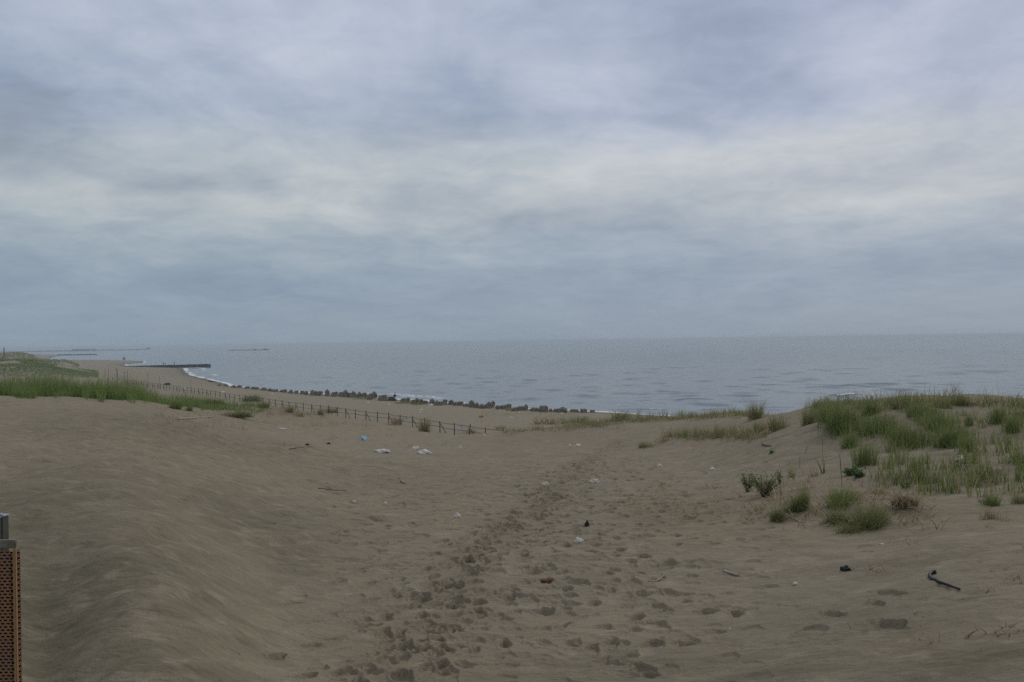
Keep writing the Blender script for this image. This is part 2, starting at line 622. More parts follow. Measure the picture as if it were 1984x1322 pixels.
for px, py in [(770, 1250), (775, 1275), (845, 1265), (965, 1193), (980, 1250), (855, 1222), (880, 1170), (712, 1215), (600, 1255), (530, 1275), (665, 1305), (600, 1310),
               (1095, 1180), (1160, 1140), (1190, 1107), (1230, 1130), (1185, 1245), (1055, 1220), (1085, 1216), (1575, 1222), (1700, 1172), (1720, 1152), (1730, 1215), (1620, 1193)]:
    x, y, z, d = hit(px, py)
    press(x, y, random.uniform(-.5, .6), random.uniform(.11, .15), random.uniform(.06, .10), random.uniform(.022, .04), .4, .05)
# half-filled old prints all over the trodden middle
for k in range(2600):
    d = 6.5 * (46 / 6.5) ** random.random() ** .55
    u = random.gauss(.03, .14) if random.random() < .7 else random.uniform(-.2, .28)
    press(u * d, d, random.uniform(-1.2, 1.2), random.uniform(.08, .15), random.uniform(.05, .085), random.uniform(.006, .018) * (1 if d < 13 else 1.6), .25, 0.02)
# trampled churn along the path
cd = np.full(GX.shape, 1e9)
for (ax, ay), (bx, by) in zip(CENT[:-1], CENT[1:]):
    vx, vy = bx - ax, by - ay
    t_ = np.clip(((GX - ax) * vx + (GY - ay) * vy) / (vx * vx + vy * vy), 0, 1)
    cd = np.minimum(cd, np.hypot(GX - ax - t_ * vx, GY - ay - t_ * vy))
churn = np.exp(-(cd / 0.52) ** 2)
GZ += churn * near * (0.030 * fbm(GX / 0.3, GY / 0.24, 2, 61) * fine - 0.012)
PATHA = np.clip(np.maximum(PATHA, churn * 0.62 * (0.7 + fbm(GX / .5, GY / .5, 3, 62))), 0, 1)
# ground litter patches near the plants
for px, py, rx, ry, amt in [(1330, 985, 130, 35, .8), (1640, 960, 170, 60, .7), (1900, 990, 120, 40, .5), (1400, 850, 130, 18, .6), (1080, 830, 130, 14, .7), (560, 800, 220, 18, .6), (1750, 1245, 40, 14, .7), (1540, 1060, 50, 16, .4), (1000, 843, 60, 10, .5)]:
    x, y, z, d = hit(px, py)
    sx, sy = rx / F * d, max((hit(px, py - ry)[3] - hit(px, py + ry)[3]) / 2, .5)
    sy = min(sy, 12)
    g = np.exp(-((GX - x) / sx) ** 2 - ((GY - y) / sy) ** 2)
    LITA = np.maximum(LITA, amt * g)
th_ = np.tan(np.clip(RY, -1.2, 1.2))
SHADE = np.zeros_like(GZ)  # dark sand patches, with corner vignette and bank shade painted into the colour
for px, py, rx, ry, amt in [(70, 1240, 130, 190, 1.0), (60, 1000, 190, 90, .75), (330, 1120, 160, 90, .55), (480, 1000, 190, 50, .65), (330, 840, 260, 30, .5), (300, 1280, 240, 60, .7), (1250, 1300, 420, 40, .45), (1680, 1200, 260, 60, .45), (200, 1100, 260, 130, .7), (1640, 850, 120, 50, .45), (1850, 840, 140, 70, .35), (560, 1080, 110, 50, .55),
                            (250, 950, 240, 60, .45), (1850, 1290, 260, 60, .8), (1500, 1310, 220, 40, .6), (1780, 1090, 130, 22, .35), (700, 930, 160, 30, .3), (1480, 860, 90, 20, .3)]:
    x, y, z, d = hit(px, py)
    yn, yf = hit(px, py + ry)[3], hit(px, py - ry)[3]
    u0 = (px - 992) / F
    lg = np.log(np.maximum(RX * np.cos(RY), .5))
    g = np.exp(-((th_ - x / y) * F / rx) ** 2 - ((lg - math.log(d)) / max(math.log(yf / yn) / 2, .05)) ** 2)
    SHADE = np.maximum(SHADE, amt * g * (np.abs(RY) < 1.2))
WETA = sstep(5.0, 0.5, GS) + 0.25 * sstep(16, 4, GS)
WETA = np.clip(WETA * (RX > 70), 0, 1)

# ------------------------------------------------------------------ materials
MATS = {}


def mat(name, color, rough=0.7, metal=0.0, var=0.0, vscale=8.0, bump=0.0, bscale=40.0, spec=0.3, color2=None):
    m_ = bpy.data.materials.new(name)
    m_.use_nodes = True
    t = NT(m_.node_tree)
    p = t.node('ShaderNodeBsdfPrincipled')
    o = t.node('ShaderNodeOutputMaterial')
    t.L.new(p.outputs[0], o.inputs[0])
    tc = t.node('ShaderNodeTexCoord')
    c = color
    if var or color2:
        n = t.noise(tc.outputs['Object'], vscale, 5, .6)
        c2 = color2 or tuple(q * (1 - var) for q in color)
        c = t.mix(t.rng(n, .35, .65, 0, 1, True), color, c2)
    t.put(p.inputs['Base Color'], c)
    p.inputs['Roughness'].default_value = rough
    p.inputs['Metallic'].default_value = metal
    p.inputs['Specular IOR Level'].default_value = spec
    if bump:
        b = t.node('ShaderNodeBump')
        b.inputs['Strength'].default_value = 1.0
        b.inputs['Distance'].default_value = bump
        t.put(b.inputs['Height'], t.noise(tc.outputs['Object'], bscale, 5, .6))
        t.L.new(b.outputs[0], p.inputs['Normal'])
    MATS[name] = m_
    return m_


def sand_material():
    m_ = bpy.data.materials.new('dune_sand')
    m_.use_nodes = True
    t = NT(m_.node_tree)
    p = t.node('ShaderNodeBsdfPrincipled')
    o = t.node('ShaderNodeOutputMaterial')
    t.L.new(p.outputs[0], o.inputs[0])
    geo = t.node('ShaderNodeNewGeometry')
    pos = geo.outputs['Position']

    def attr(n):
        a = t.node('ShaderNodeAttribute', attribute_name=n)
        return a.outputs['Fac']
    big = t.noise(pos, 0.22, 4, .55)
    mid = t.noise(t.mapv(pos, (1, 1.6, 1), (0, 0, .5)), 1.7, 5, .6, .4)
    fine_ = t.noise(pos, 22, 4, .65)
    grain = t.noise(pos, 260, 2, .6)
    c = t.mix(t.rng(mid, .38, .64, 0, 1, True), SAND_A, SAND_B)
    c = t.mix(t.rng(big, .4, .6, 0, .5, True), c, SAND_C)
    c = t.mix(t.m('MULTIPLY', attr('litter'), t.rng(t.noise(t.mapv(pos, (1, 2.5, 1)), 9, 5, .7), .35, .6, 0, .75)), c, (0.165, 0.115, 0.064))
    c = t.mix(t.m('MULTIPLY', attr('turned'), .55), c, (0.160, 0.127, 0.076))
    c = t.mix(t.m('MULTIPLY', attr('wet'), .8), c, (0.105, 0.092, 0.070))
    wv = t.noise(pos, .9, 3, .5, color=True)
    wq = t.node('ShaderNodeVectorMath', operation='MULTIPLY_ADD')
    t.put(wq.inputs[0], wv)
    wq.inputs[1].default_value = (.9, .9, 0)
    t.put(wq.inputs[2], pos)
    sk = t.noise(t.mapv(wq.outputs[0], (.55, 2.4, 1), (0, 0, -.45)), 1.7, 6, .62, .6)
    dm = t.m('MULTIPLY', t.m('ADD', .10, attr('falloff'), None, True), t.rng(sk, .34, .66, .5, 1.0, True))  # painted-in shade and vignette mask, broken up by streaks
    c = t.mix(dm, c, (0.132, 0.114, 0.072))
    lightp = t.rng(t.noise(t.mapv(pos, (1.0, 1.5, 1)), 2.1, 6, .62, .3), .52, .70, 0, .5, True)
    c = t.mix(lightp, c, (0.345, 0.295, 0.208))
    g = t.m('ADD', t.m('ADD', .60, t.m('MULTIPLY', grain, .36)), t.m('ADD', t.m('MULTIPLY', fine_, .26), t.m('MULTIPLY', t.noise(pos, 75, 3, .7), .18)))
    sc = t.node('ShaderNodeVectorMath', operation='SCALE')
    t.put(sc.inputs[0], c)
    t.put(sc.inputs['Scale'], g)
    # scattered dark chips of shell, char and twig
    vor = t.node('ShaderNodeTexVoronoi')
    t.put(vor.inputs['Vector'], pos)
    vor.inputs['Scale'].default_value = 5.5
    chips = t.m('LESS_THAN', vor.outputs['Distance'], .055)
    c = t.mix(t.m('MULTIPLY', chips, .6), sc.outputs[0], (0.06, 0.05, 0.035))
    t.put(p.inputs['Base Color'], c)
    p.inputs['Roughness'].default_value = .95
    p.inputs['Specular IOR Level'].default_value = .12
    streak = t.noise(t.mapv(pos, (0.8, 2.2, 1), (0, 0, .15)), 2.4, 5, .6, 1.2)
    b1 = t.node('ShaderNodeBump')
    b1.inputs['Strength'].default_value = .8
    b1.inputs['Distance'].default_value = .016
    t.put(b1.inputs['Height'], t.m('ADD', t.noise(pos, 38, 4, .62), t.m('MULTIPLY', t.noise(pos, 150, 2, .6), .35)))
    b2 = t.node('ShaderNodeBump')
    b2.inputs['Strength'].default_value = .8
    b2.inputs['Distance'].default_value = .055
    t.put(b2.inputs['Height'], t.m('ADD', t.m('ADD', streak, t.m('MULTIPLY', t.noise(pos, 6, 4, .55), .6)), t.m('MULTIPLY', t.noise(t.mapv(pos, (.7, 2.6, 1), (0, 0, .25)), 8, 4, .6, .6), .45)))
    t.L.new(b1.outputs[0], b2.inputs['Normal'])
    t.L.new(b2.outputs[0], p.inputs['Normal'])
    return m_


SAND_A = (0.276, 0.231, 0.157)
SAND_B = (0.228, 0.191, 0.129)
SAND_C = (0.254, 0.217, 0.150)


def build_ground():
    c0 = NR * NP
    V = np.empty((NR * NP + 1, 3), np.float32)
    V[:-1, 0], V[:-1, 1], V[:-1, 2] = GX.ravel(), GY.ravel(), GZ.ravel()
    V[-1] = (0, 0, GZ[0].mean())
    idx = np.arange(NR * NP).reshape(NR, NP)
    nx = np.roll(idx, -1, axis=1)
    Q = np.stack([idx[:-1], idx[1:], nx[1:], nx[:-1]], -1).reshape(-1, 4)[:, ::-1]
    me = bpy.data.meshes.new('dune_sand')
    T = np.stack([idx[0], nx[0], np.full(NP, c0)], -1)
    nq, nt = len(Q), len(T)
    me.vertices.add(len(V))
    me.vertices.foreach_set('co', V.ravel())
    li = np.concatenate([Q.ravel(), T[:, ::-1].ravel()]).astype(np.int32)
    me.loops.add(len(li))
    me.loops.foreach_set('vertex_index', li)
    me.polygons.add(nq + nt)
    me.polygons.foreach_set('loop_start', np.concatenate([np.arange(nq) * 4, nq * 4 + np.arange(nt) * 3]).astype(np.int32))
    me.update(calc_edges=True)
    for nme, arr in (('turned', PATHA), ('litter', LITA), ('wet', WETA), ('falloff', SHADE)):
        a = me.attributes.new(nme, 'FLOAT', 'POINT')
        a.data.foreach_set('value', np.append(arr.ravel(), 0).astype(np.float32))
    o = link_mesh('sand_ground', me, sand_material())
    # make sure faces look up
    if me.polygons[1000].normal.z < 0:
        me.flip_normals()
    tag(o, kind='structure')


build_ground()


# ------------------------------------------------------------------ sea
SWELLS = [  # pixel left, pixel right, pixel y, height, half width, foam
    (1480, 1565, 745.5, .42, 2.0, 0), (1575, 1720, 749.5, .50, 2.2, 0), (1640, 1740, 745, .42, 2.0, 0), (1565, 1690, 753.5, .38, 1.8, 0),
    (1680, 1720, 758, .30, 1.4, 0), (1560, 1605, 761, .30, 1.5, 0), (1612, 1690, 766, .40, 1.5, .8), (1300, 1400, 763.5, .38, 2.2, 0), (1310, 1385, 774, .26, 1.4, 0),
    (1170, 1260, 786.5, .24, 1.3, 0), (1225, 1265, 777.5, .25, 1.3, 0), (920, 965, 738, .55, 3.0, 0), (1012, 1040, 736.5, .5, 3.0, 0), (1040, 1160, 743, .28, 2.5, 0),
    (1750, 1800, 743, .3, 2.0, 0), (1440, 1500, 752, .28, 1.8, 0), (1190, 1300, 794, .22, 1.3, .5)]


def build_sea():
    r = np.concatenate([np.geomspace(70, 130, 90)[:-1], np.geomspace(130, 420, 420)[:-1], np.geomspace(420, 1500, 200)[:-1], np.geomspace(1500, 14000, 60)])
    p = np.concatenate([np.linspace(-0.62, 0.62, 900), np.linspace(.62, 1.9, 160)[1:]])
    p = np.concatenate([np.linspace(-1.0, -.62, 60)[:-1], p])
    A, B = np.meshgrid(r, p, indexing='ij')
    X, Y = A * np.sin(B), A * np.cos(B)
    sd = shore_dist(X, Y)
    # swell fronts arrive square to the coast
    wd = np.array([0.73, 0.68])
    z = np.zeros_like(X)
    g = np.random.default_rng(3)
    for k in range(26):
        lam = g.uniform(2.5, 16)
        a = math.atan2(.66, .75) + g.normal(0, .45)
        ph = g.uniform(0, 6.28)
        amp = 0.0078 * lam ** .75 * g.uniform(.5, 1.2)
        fade = np.clip(1.5 - A * .012 / lam * 1.2, 0, 1)
        grp = .5 + 1.0 * (vnoise(X / (lam * 5) + k, Y / (lam * 5), 200 + k) + .5)
        z += amp * fade * grp * np.sin((X * math.cos(a) + Y * math.sin(a)) * 2 * math.pi / lam + ph + 1.6 * vnoise(X / 30, Y / 30, 300 + k))
    foam = np.zeros_like(X)
    for x0, x1, py, h, w, f in SWELLS:
        (u0, v0), (u1, v1) = uv_of(x0, py), uv_of(x1, py)
        d0, d1 = F * EYE / v0, F * EYE / v1
        ax, ay, bx, by = u0 / F * d0, d0, u1 / F * d1, d1
        vx, vy = bx - ax, by - ay
        L = math.hypot(vx, vy)
        tx, ty = vx / L, vy / L
        s = ((X - ax) * tx + (Y - ay) * ty) / L
        n = -(X - ax) * ty + (Y - ay) * tx + 1.6 * vnoise(X / 9, Y / 9, 401) + .6 * vnoise(X / 3, Y / 3, 402)
        env = np.clip(1 - (np.abs(s - .5) / .62) ** 4, 0, 1) * (.6 + .8 * (vnoise(X / 6 + py, Y / 6, 403) + .5))
        prof = np.where(n < 0, np.exp(-(n / (w * .55)) ** 2), np.exp(-(n / (w * 1.3)) ** 2))
        z += .6 * h * env * prof
        if f:
            foam = np.maximum(foam, f * np.clip(env, 0, 1) * np.exp(-((n + .3) / .55) ** 2) * (.25 + 1.3 * (vnoise(X / 2.2, Y / 2.2, 499) + .5)))
    falloff = sstep(0, -14, sd)
    z = z * (.25 + .75 * falloff)
    edge = sd + 2.2 * fbm(X / 9, Y / 9, 3, 410)
    foam = np.maximum(foam, .68 * sstep(-3.0, -.8, edge) * (A < 900))
    foam = np.maximum(foam, .55 * np.exp(-((edge + 9) / 2.2) ** 2) * sstep(-.1, .3, fbm(X / 26, Y / 26, 2, 412)) * (A < 900))
    V = np.stack([X, Y, z], -1).reshape(-1, 3)
    n0, n1 = X.shape
    idx = np.arange(n0 * n1).reshape(n0, n1)
    Q = np.stack([idx[:-1, :-1], idx[:-1, 1:], idx[1:, 1:], idx[1:, :-1]], -1).reshape(-1, 4)
    keep = (sd.ravel()[Q].min(1) < 14)
    me = quads_mesh('sea', V, Q[keep])
    a = me.attributes.new('foam', 'FLOAT', 'POINT')
    a.data.foreach_set('value', foam.ravel().astype(np.float32))
    m_ = bpy.data.materials.new('sea_water')
    m_.use_nodes = True
    t = NT(m_.node_tree)
    pr = t.node('ShaderNodeBsdfPrincipled')
    o = t.node('ShaderNodeOutputMaterial')
    t.L.new(pr.outputs[0], o.inputs[0])
    geo = t.node('ShaderNodeNewGeometry')
    pos = geo.outputs['Position']
    at_ = t.node('ShaderNodeAttribute', attribute_name='foam')
    fn = t.noise(t.mapv(pos, (1, 1, .2)), .9, 6, .68)
    fm = t.m('MULTIPLY', t.rng(t.m('ADD', at_.outputs['Fac'], t.m('MULTIPLY', t.m('SUBTRACT', fn, .5), 1.5)), .42, .62, 0, 1, True),
             t.rng(at_.outputs['Fac'], .05, .3, 0, 1))
    patch = t.noise(t.mapv(pos, (1, 1, 1)), .006, 4, .6)
    wc = t.mix(t.rng(patch, .35, .65), SEA_A, SEA_B)
    t.put(pr.inputs['Base Color'], t.mix(fm, wc, (.72, .74, .74)))
    t.put(pr.inputs['Roughness'], t.m('ADD', .16, t.m('MULTIPLY', fm, .6)))
    pr.inputs['IOR'].default_value = 1.33
    pr.inputs['Specular IOR Level'].default_value = .5
    b = t.node('ShaderNodeBump')
    b.inputs['Strength'].default_value = 1.0
    b.inputs['Distance'].default_value = .036
    rot = (0, 0, .75)
    h = t.m('ADD', t.m('ADD', t.m('MULTIPLY', t.noise(t.mapv(pos, (1.0, .45, 1), rot), .35, 4, .6), 2.4), t.noise(t.mapv(pos, (1, .5, 1), rot), 1.6, 4, .6)),
            t.m('MULTIPLY', t.noise(t.mapv(pos, (1, .4, 1), rot), .07, 5, .6), 5.0))
    t.put(b.inputs['Height'], h)
    t.L.new(b.outputs[0], pr.inputs['Normal'])
    ob = link_mesh('sea', me, m_)
    if me.polygons[100].normal.z < 0:
        me.flip_normals()
    tag(ob, kind='structure')


SEA_A = (0.075, 0.100, 0.108)
SEA_B = (0.092, 0.112, 0.118)
build_sea()


def build_haze():
    bm = bmesh.new()
    add_box(bm, (0, 0, 4.5), (32000, 32000, 21.0))
    m_ = bpy.data.materials.new('sea_haze')
    m_.use_nodes = True
    t = NT(m_.node_tree)
    v = t.node('ShaderNodeVolumePrincipled')
    v.inputs['Color'].default_value = (0.85, 0.96, 1.0, 1)
    v.inputs['Density'].default_value = HAZE
    v.inputs['Anisotropy'].default_value = 0.0
    o = t.node('ShaderNodeOutputMaterial')
    t.L.new(v.outputs[0], o.inputs['Volume'])
    tag(bm_obj('haze', bm, m_), kind='stuff')


HAZE = 0.00032
build_haze()

# ------------------------------------------------------------------ plain materials
M_post = mat('weathered_timber', (.085, .072, .055), .85, var=.4, vscale=3)
M_board = mat('pale_board', (.50, .50, .52), .6, var=.2)
M_block = mat('block_concrete', (.260, .228, .172), .92, color2=(.135, .115, .082), vscale=1.6, bump=.03, bscale=4)
M_darkrock = mat('dark_wet_rock', (.055, .057, .052), .8, var=.5, vscale=2, bump=.08, bscale=3)
M_groyne = mat('groyne_concrete', (.060, .060, .060), .9, var=.4, vscale=.3)
M_farwall = mat('far_rubble', (.075, .085, .095), .9, var=.3, vscale=.05)
M_white = mat('white_plastic', (.74, .70, .62), .55, var=.25, vscale=14, bump=.01, bscale=30)
M_foamw = mat('grubby_white_foam', (.64, .60, .51), .8, var=.3, vscale=20)
M_blue = mat('pale_blue_plastic', (.22, .36, .47), .5, color2=(.40, .52, .60), vscale=9)
M_black = mat('black_rubber', (.010, .011, .013), .55, var=.3, vscale=20)
M_drift = mat('bleached_driftwood', (.42, .37, .29), .85, var=.3, vscale=20)
M_dstick = mat('dark_driftwood', (.055, .045, .034), .9, var=.4, vscale=20)
M_rustleaf = mat('rust_brown', (.13, .055, .022), .8, color2=(.19, .095, .04), vscale=25, bump=.01, bscale=40)
M_orange = mat('faded_orange', (.40, .13, .06), .7, var=.25, vscale=6)
M_skin = mat('skin', (.42, .25, .17), .6)
M_hair = mat('dark_hair', (.012, .010, .009), .6)
M_navy = mat('dark_navy_cloth', (.012, .013, .020), .85, var=.2)
M_red = mat('red_cloth', (.26, .020, .016), .85, var=.2)
M_dgrey = mat('dark_grey_cloth', (.03, .03, .032), .9, var=.2)
M_steel = mat('grey_green_steel', (.085, .095, .075), .5, .35, var=.25, vscale=10)
M_cap = mat('galvanised_edge', (.48, .50, .53), .45, .6, var=.2, vscale=30)
M_rust = mat('rusted_sheet', (.200, .120, .082), .8, .1, color2=(.270, .135, .062), vscale=9, bump=.002, bscale=150)
M_rustedge = mat('rusty_folded_edge', (.33, .18, .085), .75, .15, color2=(.30, .19, .09), vscale=6)
M_lip = mat('worn_grey_lip', (.20, .21, .18), .6, .3, color2=(.15, .12, .08), vscale=25)
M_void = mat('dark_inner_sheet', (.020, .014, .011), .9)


def leaf_material(name):
    m_ = bpy.data.materials.new(name)
    m_.use_nodes = True
    t = NT(m_.node_tree)
    a = t.node('ShaderNodeAttribute', attribute_name='col')
    p = t.node('ShaderNodeBsdfPrincipled')
    t.L.new(a.outputs['Color'], p.inputs['Base Color'])
    p.inputs['Roughness'].default_value = .65
    p.inputs['Specular IOR Level'].default_value = .2
    tr = t.node('ShaderNodeBsdfTranslucent')
    t.L.new(a.outputs['Color'], tr.inputs[0])
    mx = t.node('ShaderNodeMixShader')
    mx.inputs[0].default_value = .3
    t.L.new(p.outputs[0], mx.inputs[1])
    t.L.new(tr.outputs[0], mx.inputs[2])
    o = t.node('ShaderNodeOutputMaterial')
    t.L.new(mx.outputs[0], o.inputs[0])
    return m_


M_grass = leaf_material('grass_blade')
M_leaf = leaf_material('broad_leaf')

GREEN = np.array([(.120, .195, .038), (.165, .235, .048), (.085, .155, .034), (.215, .250, .062)])
LUSH = np.array([(.110, .215, .036), (.140, .255, .044), (.085, .165, .038), (.210, .275, .066)])
DEEP = np.array([(.070, .115, .036), (.085, .135, .044), (.115, .150, .050)])
STRAW = np.array([(.340, .270, .140), (.270, .205, .105), (.400, .325, .190)])
BROWN = np.array([(.210, .135, .075), (.260, .175, .105), (.160, .110, .068)])
OLIVE = np.array([(.205, .200, .090), (.165, .165, .075), (.250, .225, .110)])
GREY = np.array([(.085, .090, .060), (.070, .072, .052), (.105, .098, .070)])
BLOND = np.array([(.42, .34, .20), (.36, .29, .17)])


def blades_mesh(name, roots, heights, widths, leans, cols, rng, seg=4, droop=.5, azim=None):
    """ribbon blades: roots (n,3), curved towards a random azimuth"""
    n = len(roots)
    az = rng.uniform(0, 2 * math.pi, n) if azim is None else azim
    dirx, diry = np.cos(az), np.sin(az)
    t = np.linspace(0, 1, seg + 1)
    V = np.empty((n, seg + 1, 2, 3), np.float32)
    face = rng.uniform(0, math.pi, n)
    wx, wy = np.cos(face), np.sin(face)
    C = np.empty((n, seg + 1, 2, 4), np.float32)
    for k, s in enumerate(t):
        out = leans * heights * (s ** 1.7)
        up = heights * (s - droop * np.clip(leans, 0, 1.2) * .45 * s ** 2.6)
        w = widths * (1 - s) ** .6 * .5 + widths * .04
        cx, cy, cz = roots[:, 0] + dirx * out, roots[:, 1] + diry * out, roots[:, 2] + up
        for q, sg in enumerate((-1, 1)):
            V[:, k, q, 0] = cx + sg * w * wx
            V[:, k, q, 1] = cy + sg * w * wy
            V[:, k, q, 2] = cz
        tipc = np.clip((s - .45) * .9, 0, .45)
        C[:, k, :, :3] = (cols * (1 - tipc) + np.array((.34, .32, .14)) * tipc)[:, None, :]
    C[..., 3] = 1
    base = np.arange(n)[:, None] * (seg + 1) * 2
    Q = []
    for k in range(seg):
        o = base[:, 0] + k * 2
        Q.append(np.stack([o, o + 1, o + 3, o + 2], -1))
    Q = np.concatenate(Q)
    me = quads_mesh(name, V.reshape(-1, 3), Q)
    a = me.color_attributes.new('col', 'FLOAT_COLOR', 'POINT')
    a.data.foreach_set('color', C.ravel())
    return me


def pick(rng, n, *sets):
    """colours drawn from (palette, weight) pairs"""
    ws = np.array([w for _, w in sets], float)
    which = rng.choice(len(sets), n, p=ws / ws.sum())
    out = np.empty((n, 3))
    for i, (P, _) in enumerate(sets):
        s = which == i
        out[s] = P[rng.integers(0, len(P), s.sum())]
    return out * rng.uniform(.8, 1.25, (n, 1))


def tuft_mesh(name, seed, n=220, h=.7, rad=.22, lean=.5, width=.011, pal=((GREEN, .8), (STRAW, .2)), hvar=.55, elong=1.0, droop=.5):
    rng = np.random.default_rng(seed)
    r = rad * np.sqrt(rng.uniform(0, 1, n)) * rng.uniform(.7, 1.15, n)
    a = rng.uniform(0, 2 * math.pi, n)
    roots = np.stack([r * np.cos(a) * elong, r * np.sin(a), np.full(n, -.04)], -1)
    cl = np.stack([rng.normal(0, .5 * rad, 7) * elong, rng.normal(0, .5 * rad, 7)], -1)      # sub-clumps
    k = rng.integers(0, 7, n)
    roots[:, :2] = roots[:, :2] * .55 + cl[k] * .75
    H = h * rng.uniform(1 - hvar, 1 + hvar * .5, n) * (1 - .45 * np.clip(np.hypot(roots[:, 0] / elong, roots[:, 1]) / (rad * 1.4), 0, 1))
    az = np.arctan2(roots[:, 1], roots[:, 0]) + rng.normal(0, .9, n)
    az = np.where(rng.uniform(0, 1, n) < .3, rng.normal(.2, .6, n), az)
    L = np.abs(rng.normal(lean, lean * .5, n))
    return blades_mesh(name, roots, H, width * rng.uniform(.6, 1.3, n), L, pick(rng, n, *pal), rng, 4, droop, az)


TUFTS = {}


def tuft_proto(key, **kw):
    TUFTS[key] = [tuft_mesh('grass_tuft', 100 + 17 * len(TUFTS) + q, **kw) for q in range(3)]
    for me in TUFTS[key]:
        me.materials.append(M_grass)
        me.polygons.foreach_set('use_smooth', [True] * len(me.polygons))


tuft_proto('green', n=460, h=.78, rad=.45, lean=.42, width=.012, pal=((GREEN, .9), (STRAW, .12), (DEEP, .3), (OLIVE, .06)))
tuft_proto('mixed', n=300, h=.72, rad=.34, lean=.42, width=.012, pal=((GREEN, .42), (OLIVE, .4), (STRAW, .38), (BROWN, .12)))
tuft_proto('sparse', n=70, h=.6, rad=.24, lean=.25, width=.011, pal=((GREEN, .5), (OLIVE, .3), (STRAW, .35)))
tuft_proto('straw', n=130, h=.45, rad=.30, lean=.45, width=.011, pal=((STRAW, .6), (BROWN, .45), (OLIVE, .3)))
tuft_proto('bushy', n=900, h=.62, rad=.45, lean=.75, width=.010, pal=((DEEP, .5), (GREEN, .45), (OLIVE, .35), (BROWN, .2), (STRAW, .16)), droop=.8, hvar=.6)
tuft_proto('spike', n=16, h=.28, rad=.07, lean=.25, width=.010, pal=((OLIVE, .5), (GREEN, .3), (STRAW, .3)))
BASE_H = dict(green=.75, mixed=.7, sparse=.6, straw=.45, bushy=.62, spike=.28)


def put_tuft(kind, px, py, hpx, wpx, label, group=None, cat='grass clump', name='grass_tuft'):
    x, y, z, d = hit(px, py)
    me = TUFTS[kind][random.randrange(3)]
    o = bpy.data.objects.new(name, me)
    COL.objects.link(o)
    o.location = (x, y, z - .02)
    o.rotation_euler = (0, 0, random.gauss(0, .7))
    hs = hpx / F * d / (BASE_H[kind] * .92)
    rad = dict(green=.45, mixed=.34, sparse=.24, straw=.30, bushy=.45, spike=.07)[kind]
    ws = (wpx / 2) / F * d / (rad * 1.0 + .08 * BASE_H[kind])
    o.scale = (ws, ws, hs)
    tag(o, label, cat, group)
    return o


